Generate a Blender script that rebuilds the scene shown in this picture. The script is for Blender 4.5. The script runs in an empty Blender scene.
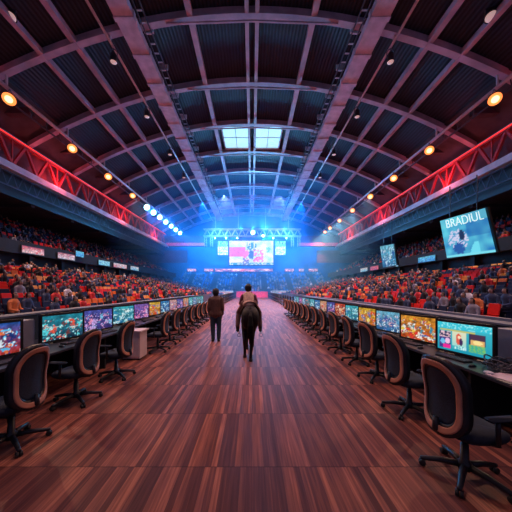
import bpy, bmesh, math, random
from mathutils import Vector, Matrix, noise as mnoise
R = math.radians
PI = math.pi
rnd = random.Random(7)
scene = bpy.context.scene
COL = scene.collection
F, CX, HY, EYE = 250.0, 252.0, 289.0, 1.7

def P(px, py, Y):
    return Vector(((px - CX) * Y / F, Y, EYE - (py - HY) * Y / F))

# ------------------------------------------------------------------ materials
def mat(name, col, rough=.6, metal=0.0, var=.12, scale=6.0, emit=None, estr=0.0, bump=0.0, spec=.5):
    m = bpy.data.materials.new(name); m.use_nodes = True
    nt = m.node_tree; b = nt.nodes['Principled BSDF']
    b.inputs['Roughness'].default_value = rough
    b.inputs['Metallic'].default_value = metal
    b.inputs['Specular IOR Level'].default_value = spec
    tc = nt.nodes.new('ShaderNodeTexCoord')
    n = nt.nodes.new('ShaderNodeTexNoise'); n.inputs['Scale'].default_value = scale
    n.inputs['Detail'].default_value = 3
    nt.links.new(tc.outputs['Object'], n.inputs['Vector'])
    r = nt.nodes.new('ShaderNodeValToRGB')
    r.color_ramp.elements[0].position = .3; r.color_ramp.elements[1].position = .7
    r.color_ramp.elements[0].color = tuple(c * (1 - var) for c in col) + (1,)
    r.color_ramp.elements[1].color = tuple(min(1, c * (1 + var)) for c in col) + (1,)
    nt.links.new(n.outputs['Fac'], r.inputs['Fac'])
    nt.links.new(r.outputs['Color'], b.inputs['Base Color'])
    if emit:
        b.inputs['Emission Color'].default_value = tuple(emit) + (1,)
        b.inputs['Emission Strength'].default_value = estr
    if bump:
        bp = nt.nodes.new('ShaderNodeBump'); bp.inputs['Strength'].default_value = bump
        bp.inputs['Distance'].default_value = .02
        nt.links.new(n.outputs['Fac'], bp.inputs['Height'])
        nt.links.new(bp.outputs['Normal'], b.inputs['Normal'])
    return m

def screen_mat(name, strength):
    m = bpy.data.materials.new(name); m.use_nodes = True
    nt = m.node_tree; b = nt.nodes['Principled BSDF']
    b.inputs['Base Color'].default_value = (.01, .01, .012, 1)
    b.inputs['Roughness'].default_value = .3
    a = nt.nodes.new('ShaderNodeAttribute'); a.attribute_name = 'Col'
    nt.links.new(a.outputs['Color'], b.inputs['Emission Color'])
    b.inputs['Emission Strength'].default_value = strength
    return m

def floor_mat():
    m = bpy.data.materials.new('wood_planks'); m.use_nodes = True
    nt = m.node_tree; b = nt.nodes['Principled BSDF']; L = nt.links
    def math_(op, a, v=None, v2=None):
        n = nt.nodes.new('ShaderNodeMath'); n.operation = op
        for i, x in enumerate((a, v, v2)):
            if x is None: continue
            if isinstance(x, (int, float)): n.inputs[i].default_value = x
            else: L.new(x, n.inputs[i])
        return n.outputs[0]
    tc = nt.nodes.new('ShaderNodeTexCoord')
    sp = nt.nodes.new('ShaderNodeSeparateXYZ'); L.new(tc.outputs['Object'], sp.inputs[0])
    x, y = sp.outputs[0], sp.outputs[1]
    xs = math_('DIVIDE', x, .056); ys = math_('DIVIDE', math_('SUBTRACT', y, 2.39), 1.02)
    xi = math_('FLOOR', xs); yi = math_('FLOOR', ys)
    cb = nt.nodes.new('ShaderNodeCombineXYZ'); L.new(xi, cb.inputs[0]); L.new(yi, cb.inputs[1])
    wn = nt.nodes.new('ShaderNodeTexWhiteNoise'); wn.noise_dimensions = '3D'; L.new(cb.outputs[0], wn.inputs['Vector'])
    # grain streaks along the boards
    cb2 = nt.nodes.new('ShaderNodeCombineXYZ')
    L.new(math_('MULTIPLY', x, 42.0), cb2.inputs[0]); L.new(math_('MULTIPLY', y, 1.6), cb2.inputs[1]); L.new(yi, cb2.inputs[2])
    g = nt.nodes.new('ShaderNodeTexNoise'); g.inputs['Scale'].default_value = 1.0; g.inputs['Detail'].default_value = 5
    L.new(cb2.outputs[0], g.inputs['Vector'])
    tone = math_('ADD', math_('MULTIPLY', wn.outputs['Value'], .42), math_('MULTIPLY', g.outputs['Fac'], .72))
    r = nt.nodes.new('ShaderNodeValToRGB'); cr = r.color_ramp
    cr.elements[0].position = .22; cr.elements[0].color = (.060, .019, .017, 1)
    cr.elements[1].position = .95; cr.elements[1].color = (.56, .19, .105, 1)
    e = cr.elements.new(.48); e.color = (.125, .039, .031, 1)
    e = cr.elements.new(.70); e.color = (.25, .080, .052, 1)
    L.new(tone, r.inputs['Fac'])
    # joints
    fx = math_('FRACT', xs); fy = math_('FRACT', ys)
    jx = math_('MINIMUM', fx, math_('SUBTRACT', 1.0, fx)); jy = math_('MINIMUM', fy, math_('SUBTRACT', 1.0, fy))
    joint = math_('MULTIPLY', math_('MULTIPLY_ADD', math_('GREATER_THAN', jx, .035), .25, .75),
                  math_('MULTIPLY_ADD', math_('GREATER_THAN', jy, .006), .5, .5))
    mx = nt.nodes.new('ShaderNodeMix'); mx.data_type = 'RGBA'; mx.blend_type = 'MULTIPLY'; mx.inputs[0].default_value = 1
    L.new(r.outputs['Color'], mx.inputs[6]); L.new(joint, mx.inputs[7])
    L.new(mx.outputs[2], b.inputs['Base Color'])
    L.new(math_('MULTIPLY_ADD', g.outputs['Fac'],   .2, .50), b.inputs['Roughness'])
    b.inputs['Specular IOR Level'].default_value = .14
    bp = nt.nodes.new('ShaderNodeBump'); bp.inputs['Strength'].default_value = .12; bp.inputs['Distance'].default_value = .004
    L.new(g.outputs['Fac'], bp.inputs['Height']); L.new(bp.outputs['Normal'], b.inputs['Normal'])
    return m

def deck_mat():
    m = bpy.data.materials.new('corrugated_deck'); m.use_nodes = True
    nt = m.node_tree; b = nt.nodes['Principled BSDF']; L = nt.links
    tc = nt.nodes.new('ShaderNodeTexCoord')
    w = nt.nodes.new('ShaderNodeTexWave'); w.bands_direction = 'X'; w.inputs['Scale'].default_value = 1.3
    w.inputs['Distortion'].default_value = .25
    L.new(tc.outputs['Object'], w.inputs['Vector'])
    r = nt.nodes.new('ShaderNodeValToRGB')
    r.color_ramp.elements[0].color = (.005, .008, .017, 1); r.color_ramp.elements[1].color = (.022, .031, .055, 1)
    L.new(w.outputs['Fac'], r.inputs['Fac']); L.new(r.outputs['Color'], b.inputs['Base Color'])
    bp = nt.nodes.new('ShaderNodeBump'); bp.inputs['Strength'].default_value = .6; bp.inputs['Distance'].default_value = .05
    L.new(w.outputs['Fac'], bp.inputs['Height']); L.new(bp.outputs['Normal'], b.inputs['Normal'])
    b.inputs['Roughness'].default_value = .7
    return m

M = {}
M['floor'] = floor_mat(); M['deck'] = deck_mat()
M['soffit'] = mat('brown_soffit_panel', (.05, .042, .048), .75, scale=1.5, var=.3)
M['rib'] = mat('lilac_painted_steel', (.50, .36, .43), .55, scale=1.2, var=.22)
M['beam'] = mat('pale_lilac_box_girder', (.62, .50, .58), .5, scale=2, var=.2)
M['pipe'] = mat('dull_steel_pipe', (.72, .62, .64), .45, .2)
M['black'] = mat('black_steel', (.018, .018, .022), .5)
M['concrete'] = mat('dark_concrete', (.05, .05, .065), .85, scale=3, var=.3)
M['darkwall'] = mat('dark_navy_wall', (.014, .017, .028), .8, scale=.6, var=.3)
M['lilacwall'] = mat('dim_violet_wall', (.16, .10, .17), .8, scale=.8, var=.2)
M['pinkglow'] = mat('pink_glow_on_ledge', (.6, .1, .25), .4, emit=(.62, .10, .34), estr=.35)  # soft pink light on the end ledge, put in as emission
M['bluewall'] = mat('blue_end_wall', (.04, .12, .26), .8, scale=.4, var=.3)
M['neon'] = mat('glowing_red_tube', (.5, .02, .02), .4, emit=(1, .035, .03), estr=1.3)
M['redsteel'] = mat('red_painted_steel', (.70, .05, .055), .45, scale=2)
M['redpanel'] = mat('maroon_backing_panel', (.20, .05, .065), .7, scale=1, var=.3)
M['ledge'] = mat('pale_grey_ledge', (.85, .79, .84), .5, scale=1, var=.2)
M['silver'] = mat('silver_truss_tube', (.60, .62, .68), .4, .2)
M['lattice'] = mat('grey_lattice_steel', (.09, .09, .12), .45, .3)
M['warm'] = mat('warm_lamp_lens', (1, .6, .3), .3, emit=(1, .27, .055), estr=1.5)
M['bulb'] = mat('hot_lamp_bulb', (1, .8, .5), .3, emit=(1, .58, .24), estr=3.2)
M['softlens'] = mat('pink_white_lens', (1, .8, .8), .3, emit=(1, .62, .55), estr=.35)
M['bluelens'] = mat('blue_white_lens', (.6, .9, 1), .3, emit=(.30, .78, 1), estr=9.0)
M['skyglass'] = mat('daylit_skylight_glass', (.5, .8, .9), .2, emit=(.42, .86, 1.0), estr=1.0)
M['chairblack'] = mat('black_chair_plastic', (.010, .011, .015), .45)
M['chairfab'] = mat('navy_black_fabric', (.006, .011, .022), .9, scale=60, var=.3)
M['mesh'] = mat('navy_mesh_fabric', (.012, .024, .046), .75, scale=90, var=.4)
M['tan'] = mat('tan_brown_trim', (.58, .255, .16), .42, scale=8, var=.15)
M['caster'] = mat('caster_rubber', (.01, .01, .01), .6)
M['desk'] = mat('black_desk_laminate', (.030, .030, .042), .38, scale=4)
M['deskpanel'] = mat('near_black_panel', (.012, .012, .016), .7)
M['partition'] = mat('grey_blue_partition', (.10, .11, .15), .65, scale=3, var=.2)
M['plastic'] = mat('black_monitor_plastic', (.012, .012, .014), .4)
M['key'] = mat('dark_key_plastic', (.06, .06, .075), .5)
M['towergrey'] = mat('grey_computer_case', (.20, .20, .26), .5)
M['white'] = mat('pale_laminate', (.60, .47, .47), .5, scale=3)
M['mouse'] = mat('white_mouse_plastic', (.8, .78, .8), .35)
M['pad'] = mat('pinkish_paper', (.70, .52, .52), .7)
M['screen'] = screen_mat('monitor_picture', 1.0)
M['bigscreen'] = screen_mat('video_wall_picture', 1.1)
M['ribbon'] = screen_mat('ribbon_board_picture', 1.9)
M['sidescreen'] = screen_mat('hanging_screen_picture', 1.0)
M['letter'] = mat('glowing_white_letters', (.8, .9, .9), .4, emit=(.75, .92, .88), estr=1.0)
M['pinkcloth'] = mat('pink_red_stage_cloth', (.80, .05, .14), .7, scale=2)
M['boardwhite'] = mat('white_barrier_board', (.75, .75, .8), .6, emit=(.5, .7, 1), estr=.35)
M['skin'] = mat('skin', (.34, .19, .135), .55)
M['hair'] = mat('black_hair', (.010, .008, .009), .5, scale=60, var=.5)
M['brownjacket'] = mat('brown_jacket_cloth', (.105, .050, .038), .8, scale=25, var=.25, bump=.3)
M['jeans'] = mat('dark_blue_jeans', (.020, .045, .075), .85, scale=40, var=.3)
M['shoe'] = mat('black_shoe_leather', (.012, .010, .010), .4)
M['beige'] = mat('beige_jacket_cloth', (.62, .39, .29), .8, scale=22, var=.25, bump=.3)
M['maroon'] = mat('maroon_sleeve_cloth', (.16, .04, .055), .8, scale=25, var=.25)
M['brownpants'] = mat('brown_riding_trousers', (.13, .060, .052), .8, scale=25, var=.25)
M['horse'] = mat('black_horse_coat', (.009, .007, .008), .6, scale=14, var=.4, spec=.25)
M['mane'] = mat('black_horsehair', (.005, .0045, .005), .75, scale=50, var=.5, spec=.15)
M['tack'] = mat('brown_leather_tack', (.20, .095, .06), .5)
M['hoof'] = mat('dark_hoof', (.03, .024, .022), .5)
SEATC = {
 'red': mat('red_seat_plastic', (.66, .022, .018), .75, spec=.15), 'orange': mat('orange_seat_plastic', (.72, .17, .03), .75, spec=.15),
 'yellow': mat('yellow_seat_plastic', (.80, .36, .08), .75, spec=.15), 'navy': mat('navy_seat_plastic', (.018, .024, .055), .75, spec=.15),
 'blue': mat('blue_seat_plastic', (.06, .20, .50), .75, spec=.15),
 'grey': mat('slate_seat_plastic', (.06, .065, .11), .75, spec=.15)}
TOPC = {
 'red': mat('red_cloth', (.60, .03, .035), .8), 'black': mat('black_cloth', (.012, .012, .017), .8),
 'navy': mat('navy_cloth', (.03, .05, .11), .8), 'grey': mat('grey_cloth', (.25, .24, .29), .8),
 'white': mat('white_cloth', (.72, .70, .74), .8), 'orange': mat('orange_cloth', (.70, .20, .06), .8)}
M['darktrousers'] = mat('dark_trousers', (.02, .022, .035), .8)

# ------------------------------------------------------------------ mesh builder
class MB:
    def __init__(s): s.v = []; s.f = []; s.m = []
    def add(s, vs, fs, mi=0):
        o = len(s.v); s.v += [tuple(v) for v in vs]
        for f in fs: s.f.append(tuple(i + o for i in f)); s.m.append(mi)
        return s
    def box(s, c, d, rot=None, mi=0, top=1.0):
        vs = []
        for z in (-.5, .5):
            k = top if z > 0 else 1.0
            for x, y in ((-.5, -.5), (.5, -.5), (.5, .5), (-.5, .5)):
                p = Vector((x * d[0] * k, y * d[1] * k, z * d[2]))
                if rot: p = rot @ p
                vs.append(p + Vector(c))
        return s.add(vs, [(3, 2, 1, 0), (4, 5, 6, 7), (0, 1, 5, 4), (1, 2, 6, 5), (2, 3, 7, 6), (3, 0, 4, 7)], mi)
    def b2(s, x0, x1, y0, y1, z0, z1, mi=0):
        return s.box(((x0 + x1) / 2, (y0 + y1) / 2, (z0 + z1) / 2), (abs(x1 - x0), abs(y1 - y0), abs(z1 - z0)), None, mi)
    def bar(s, a, b, w, h=None, mi=0, up=Vector((0, 0, 1))):
        a, b = Vector(a), Vector(b); d = b - a; l = d.length
        if l < 1e-6: return s
        y = d / l
        if abs(y.dot(up)) > .98: up = Vector((1, 0, 0))
        x = y.cross(up).normalized(); z = x.cross(y)
        rot = Matrix((x, y, z)).transposed()
        return s.box((a + b) / 2, (w, l, h or w), rot, mi)
    def tube(s, path, r, n=8, mi=0):
        path = [Vector(p) for p in path]; k = len(path)
        rs = r if isinstance(r, (list, tuple)) else [r] * k
        vs = []; fs = []; px = None
        for i, p in enumerate(path):
            t = (path[min(i + 1, k - 1)] - path[max(i - 1, 0)]).normalized()
            if px is None:
                px = t.orthogonal().normalized()
            else:
                px = (px - t * px.dot(t))
                px = px.normalized() if px.length > 1e-5 else t.orthogonal().normalized()
            py = t.cross(px)
            for j in range(n):
                a = 2 * PI * j / n
                vs.append(p + (px * math.cos(a) + py * math.sin(a)) * rs[i])
        for i in range(k - 1):
            for j in range(n):
                fs.append((i * n + j, i * n + (j + 1) % n, (i + 1) * n + (j + 1) % n, (i + 1) * n + j))
        fs.append(tuple(reversed(range(n)))); fs.append(tuple((k - 1) * n + j for j in range(n)))
        return s.add(vs, fs, mi)
    def ell(s, c, r, rot=None, nu=12, nv=8, mi=0):
        c = Vector(c); vs = []; fs = []
        for i in range(nv + 1):
            th = PI * i / nv
            for j in range(nu):
                a = 2 * PI * j / nu
                p = Vector((r[0] * math.sin(th) * math.cos(a), r[1] * math.sin(th) * math.sin(a), r[2] * math.cos(th)))
                if rot: p = rot @ p
                vs.append(p + c)
        for i in range(nv):
            for j in range(nu):
                fs.append((i * nu + j, (i + 1) * nu + j, (i + 1) * nu + (j + 1) % nu, i * nu + (j + 1) % nu))
        return s.add(vs, fs, mi)
    def lathe(s, prof, n=16, M4=None, mi=0):
        vs = []; fs = []
        for r, z in prof:
            for j in range(n):
                a = 2 * PI * j / n; p = Vector((r * math.cos(a), r * math.sin(a), z))
                vs.append(M4 @ p if M4 else p)
        k = len(prof)
        for i in range(k - 1):
            for j in range(n):
                fs.append((i * n + j, i * n + (j + 1) % n, (i + 1) * n + (j + 1) % n, (i + 1) * n + j))
        fs.append(tuple(reversed(range(n)))); fs.append(tuple((k - 1) * n + j for j in range(n)))
        return s.add(vs, fs, mi)
    def cap(s, a, b, r0, r1, n=12):           # tapered capsule, for fused bodies
        a, b = Vector(a), Vector(b); d = b - a; l = d.length
        t = d / l if l > 1e-6 else Vector((0, 0, 1))
        path = []; rs = []
        for i in range(4):
            th = PI / 2 * (1 - (i + .15) / 4); path.append(a - t * r0 * math.sin(th)); rs.append(r0 * math.cos(th))
        path += [a, (a + b) / 2, b]; rs += [r0, (r0 + r1) / 2, r1]
        for i in range(4):
            th = PI / 2 * (i + .85) / 4; path.append(b + t * r1 * math.sin(th)); rs.append(r1 * math.cos(th))
        return s.tube(path, rs, n)
    def chain(s, pts, rs, n=12):
        for i in range(len(pts) - 1): s.cap(pts[i], pts[i + 1], rs[i], rs[i + 1], n)
        return s
    def mesh(s, name, mats, smooth=False, bevel=0, seg=2):
        me = bpy.data.meshes.new(name); me.from_pydata(s.v, [], s.f)
        for m in (mats if isinstance(mats, (list, tuple)) else [mats]): me.materials.append(m)
        me.polygons.foreach_set('material_index', s.m)
        bm = bmesh.new(); bm.from_mesh(me)
        bmesh.ops.recalc_face_normals(bm, faces=bm.faces)
        if bevel:
            bmesh.ops.bevel(bm, geom=list(bm.edges), offset=bevel, segments=seg, affect='EDGES', clamp_overlap=True)
        bm.to_mesh(me); bm.free()
        if smooth: me.polygons.foreach_set('use_smooth', [True] * len(me.polygons))
        me.update(); return me
    def build(s, name, mats, parent=None, smooth=False, bevel=0, seg=2, loc=None, rz=0):
        return link(name, s.mesh(name, mats, smooth, bevel, seg), parent, loc, rz)

def link(name, me, parent=None, loc=None, rz=0):
    o = bpy.data.objects.new(name, me); COL.objects.link(o)
    if parent: o.parent = parent
    if loc is not None: o.location = loc
    if rz: o.rotation_euler = (0, 0, rz)
    return o
def empty(name, loc=(0, 0, 0), rz=0):
    o = bpy.data.objects.new(name, None); COL.objects.link(o); o.empty_display_size = .1
    o.location = loc; o.rotation_euler = (0, 0, rz); return o
def tag(o, label=None, cat=None, group=None, kind=None):
    if label: o['label'] = label
    if cat: o['category'] = cat
    if group: o['group'] = group
    if kind: o['kind'] = kind
    return o
KIDS = {}
def copy_tree(o, parent=None):
    c = o.copy(); COL.objects.link(c)
    if parent: c.parent = parent
    for ch in list(o.children): copy_tree(ch, c)
    return c
ORD = ['nearest', 'second', 'third', 'fourth', 'fifth', 'sixth', 'seventh', 'eighth', 'ninth', 'tenth', 'eleventh', 'twelfth',
       'thirteenth', 'fourteenth', 'fifteenth', 'sixteenth', 'seventeenth', 'eighteenth', 'nineteenth', 'twentieth']
def ordn(i): return ORD[i] if i == 0 else ORD[i] + ' nearest'
def fuse(name, mb, m, parent, voxel, smooth_it=4):
    """one continuous skin out of overlapping volumes"""
    me = mb.mesh(name + '_src', m); o = bpy.data.objects.new(name, me); COL.objects.link(o)
    rm = o.modifiers.new('r', 'REMESH'); rm.mode = 'VOXEL'; rm.voxel_size = voxel; rm.use_smooth_shade = True
    sm = o.modifiers.new('s', 'SMOOTH'); sm.iterations = smooth_it; sm.factor = .5
    dg = bpy.context.evaluated_depsgraph_get()
    nm = bpy.data.meshes.new_from_object(o.evaluated_get(dg)); nm.name = name
    o.modifiers.clear(); o.data = nm; bpy.data.meshes.remove(me)
    nm.materials.clear(); nm.materials.append(m)
    nm.polygons.foreach_set('use_smooth', [True] * len(nm.polygons))
    if parent: o.parent = parent
    return o

# ------------------------------------------------------------------ pictures on screens
def lin(c): return tuple(((x / 255) / 12.92 if x / 255 <= .04045 else ((x / 255 + .055) / 1.055) ** 2.4) for x in c)
def mix(a, b, t): return tuple(a[i] * (1 - t) + b[i] * t for i in range(3))
def picture(seed, bg0, bg1, spots, n=11, rects=9):
    r = random.Random(seed); items = []
    for k in range(n):
        items.append(('e', r.uniform(.05, .95), r.uniform(.05, .8), r.uniform(.03, .13), r.uniform(.05, .2), lin(r.choice(spots))))
    for k in range(rects):
        items.append(('r', r.uniform(.02, .8), r.uniform(.05, .95), r.uniform(.05, .2), r.uniform(.015, .05), lin(r.choice(spots))))
    a, b = lin(bg0), lin(bg1)
    pal = [lin(q) for q in spots]
    def fn(u, v):
        c = mix(a, b, v); k = .7 + .6 * mnoise.noise(Vector((u * 9, v * 6, seed)))
        c = tuple(x * k for x in c)
        n1 = mnoise.noise(Vector((u * 7, v * 5, seed + 3))); n2 = mnoise.noise(Vector((u * 26, v * 16, seed + 5))); n3 = mnoise.noise(Vector((u * 13, v * 9, seed + 9)))
        if n1 + .6 * n2 > .16 and v < .85: c = pal[int((n3 + 1) * 4.5) % len(pal)]
        for t, x, y, w, h, q in items:
            if t == 'e' and ((u - x) / w) ** 2 + ((v - y) / h) ** 2 < .5 + 1.1 * mnoise.noise(Vector((u * 24, v * 18, x * 50))): c = q
            if t == 'r' and x < u < x + w and y < v < y + h: c = q
        return tuple(x * (.8 + .5 * n2) for x in c)
    return fn
def grid_mesh(name, w, h, nx, ny, fn, m, corner=None):
    vs = []; fs = []; cs = []
    for j in range(ny + 1):
        for i in range(nx + 1):
            u, v = i / nx, j / ny
            if corner:
                bl, br, tr, tl = corner
                vs.append((bl * (1 - u) + br * u) * (1 - v) + (tl * (1 - u) + tr * u) * v)
            else: vs.append((w * (u - .5), 0, h * v))
            cs.append(fn(u, v))
    for j in range(ny):
        for i in range(nx):
            a = j * (nx + 1) + i; fs.append((a, a + 1, a + nx + 2, a + nx + 1))
    me = bpy.data.meshes.new(name); me.from_pydata([tuple(v) for v in vs], [], fs); me.materials.append(m)
    at = me.color_attributes.new('Col', 'FLOAT_COLOR', 'POINT')
    for i, c in enumerate(cs): at.data[i].color = (c[0], c[1], c[2], 1)
    return me

# ================================================================== CAMERA
cam = bpy.data.cameras.new('camera'); co = bpy.data.objects.new('camera', cam); COL.objects.link(co)
co.location = (0, 0, EYE); co.rotation_euler = (PI / 2, 0, 0)
cam.sensor_width = 36; cam.lens = F / 512 * 36; cam.shift_x = 4 / 512; cam.shift_y = 33 / 512; cam.clip_end = 300
scene.camera = co

# ================================================================== SETTING
def zroof(x): return 19.72 - x * x / 68.0
Y0, Y1 = -3.0, 62.0
tag(MB().b2(-28, 28, Y0, Y1, -.2, 0).build('floor', M['floor']), kind='structure')
# roof deck as an arched slab with holes for the two skylights
SKY = (27.0, 30.2, .35, 3.45)          # y0,y1,x0,x1 (mirrored)
def arch_slab(mb, xa, xb, ya, yb, off0, off1, n):
    vs = []; fs = []
    for i in range(n + 1):
        x = xa + (xb - xa) * i / n; z = zroof(x)
        vs += [(x, ya, z + off0), (x, yb, z + off0), (x, yb, z + off1), (x, ya, z + off1)]
    for i in range(n):
        a = 4 * i; b = a + 4
        fs += [(a, b, b + 1, a + 1), (a + 1, b + 1, b + 2, a + 2), (a + 2, b + 2, b + 3, a + 3), (a + 3, b + 3, b, a)]
    fs += [(0, 1, 2, 3), (4 * n + 3, 4 * n + 2, 4 * n + 1, 4 * n)]
    mb.add(vs, fs)
d = MB()
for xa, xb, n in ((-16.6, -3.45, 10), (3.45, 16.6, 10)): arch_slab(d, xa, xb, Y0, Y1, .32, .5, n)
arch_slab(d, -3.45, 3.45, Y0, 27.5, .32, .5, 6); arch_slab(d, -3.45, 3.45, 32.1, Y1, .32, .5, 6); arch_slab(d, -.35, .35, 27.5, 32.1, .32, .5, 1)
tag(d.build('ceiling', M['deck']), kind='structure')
for s, nm in ((-1, 'left'), (1, 'right')):
    d = MB()
    a, b = (16.6, 19.6) if s > 0 else (-19.6, -16.6)
    arch_slab(d, a, b, Y0, Y1, .2, .4, 4)
    for k in range(11):
        y = 5.5 + 5.4 * k
        d.b2(s * 16.7, s * 19.3, y + 2.4, y + 2.9, zroof(18) - .1, zroof(18) + .35)
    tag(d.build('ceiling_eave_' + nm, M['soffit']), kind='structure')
# ribs
ribs = []
for k in range(11):
    y = 5.5 + 5.4 * k; d = MB(); n = 40; vs = []; fs = []
    for i in range(n + 1):
        x = -19.4 + 38.8 * i / n; z = zroof(x)
        vs += [(x, y - .13, z - .2), (x, y + .13, z - .2), (x, y + .13, z + .3), (x, y - .13, z + .3)]
    for i in range(n):
        a = 4 * i; b = a + 4
        fs += [(a, b, b + 1, a + 1), (a + 1, b + 1, b + 2, a + 2), (a + 2, b + 2, b + 3, a + 3), (a + 3, b + 3, b, a)]
    fs += [(0, 1, 2, 3), (4 * n + 3, 4 * n + 2, 4 * n + 1, 4 * n)]
    d.add(vs, fs)
    # bottom flange, stays at the girders
    for i in range(0, n):
        x = -19.4 + 38.8 * i / n; x2 = -19.4 + 38.8 * (i + 1) / n
        d.bar((x, y, zroof(x) - .22), (x2, y, zroof(x2) - .22), .42, .06)
    for s in (-1, 1):
        d.bar((0, y + .02, zroof(0) - .52), (s * 5.6, y + .02, zroof(5.6) - .26), .10, .10)
    tag(d.build('roof_rib', M['rib']), 'lilac steel roof rib arching across the hall, %s rib' % (ordn(k) + ' to the camera'), 'roof beam', 'arched roof ribs', 'structure')
def purlin(x, w, h, zoff, m, label, name='purlin', y0=Y0, y1=60.0):
    o = MB().b2(x - w / 2, x + w / 2, y0, y1, zroof(x) + zoff - h, zroof(x) + zoff).build(name, m)
    tag(o, label, 'roof beam', 'roof purlins', 'structure')
for s, nm in ((-1, 'left'), (1, 'right')):
    purlin(s * .34, .26, .34, .1, M['rib'], 'thin ridge beam running the length of the roof, %s of the pair' % nm)
    purlin(s * 4.0, .38, .36, .14, M['rib'], 'lilac purlin along the roof just %s of the skylight' % nm)
    purlin(s * 11.5, .36, .36, .14, M['rib'], 'lilac purlin outside the wide girder on the %s' % nm)
    purlin(s * 13.6, .30, .36, .14, M['rib'], 'outermost lilac purlin on the %s above the lamp truss' % nm)
    # wide box girder
    d = MB(); zt = zroof(7.8) - .28
    d.b2(s * 7.75 - .58, s * 7.75 + .58, Y0, 60, zt - .42, zt)
    for k in range(24):
        y = 2.8 + 2.45 * k
        d.b2(s * 7.75 - .62, s * 7.75 + .62, y, y + .3, zt - .48, zt + .02)
    tag(d.build('box_girder', M['beam']), 'wide pale lilac box girder running down the %s half of the roof' % nm, 'roof girder', None, 'structure')
    # cable ladder beside it
    t = empty('cable_ladder', (s * 6.85, Y0, zroof(6.5) - .45))
    d = MB()
    for x in (-.2, .2): d.b2(x - .03, x + .03, 0, 62, 0, .1)
    d.build('side_rail', M['lattice'], t)
    d = MB()
    for k in range(88): d.b2(-.2, .2, .7 * k, .7 * k + .08, .02, .08)
    for k in range(22): d.b2(-.3, .3, 2.8 * k, 2.8 * k + .12, .1, .5)
    tag(d.build('rung', M['pipe'], t), kind='stuff')
    tag(t, 'cable ladder tray with rungs along the inner edge of the %s girder' % nm, 'cable tray')
    # pipe under ribs
    x = s * 9.25; z = zroof(9.25) - .62
    t = empty('lighting_pipe', (x, Y0, z))
    MB().tube([(0, 0, 0), (0, 62, 0)], .085, 10).build('pipe', M['pipe'], t, True)
    for k in range(11):
        y = 5.5 + 5.4 * k - Y0
        MB().b2(-.05, .05, y - .05, y + .05, 0, .4).build('hanger', M['pipe'], t)
    tag(t, 'thin straight pipe hung below the roof ribs on the %s' % nm, 'pipe')

# skylights
for s, nm in ((-1, 'left'), (1, 'right')):
    z = zroof(2) + .1; x0, x1 = (.35, 3.45) if s > 0 else (-3.45, -.35)
    t = empty('window_%d' % (1 if s < 0 else 2), ((x0 + x1) / 2, 29.8, z))
    d = MB(); w, h = 1.55, 2.3
    d.b2(-w, w, -h, -h + .16, -.16, .32); d.b2(-w, w, h - .16, h, -.16, .32); d.b2(-w, -w + .12, -h, h, -.16, .32); d.b2(w - .12, w, -h, h, -.16, .32)
    d.b2(-.04, .04, -h, h, -.02, .1); d.b2(-w, w, -.06, .06, -.02, .1)
    d.build('window_frame', M['rib'], t)
    MB().b2(-w + .1, w - .1, -h + .1, h - .1, .0, .04).build('pane', M['skyglass'], t)
    tag(t, '%s roof skylight with four bright blue-white panes' % nm, 'skylight', None, 'structure')
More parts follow.
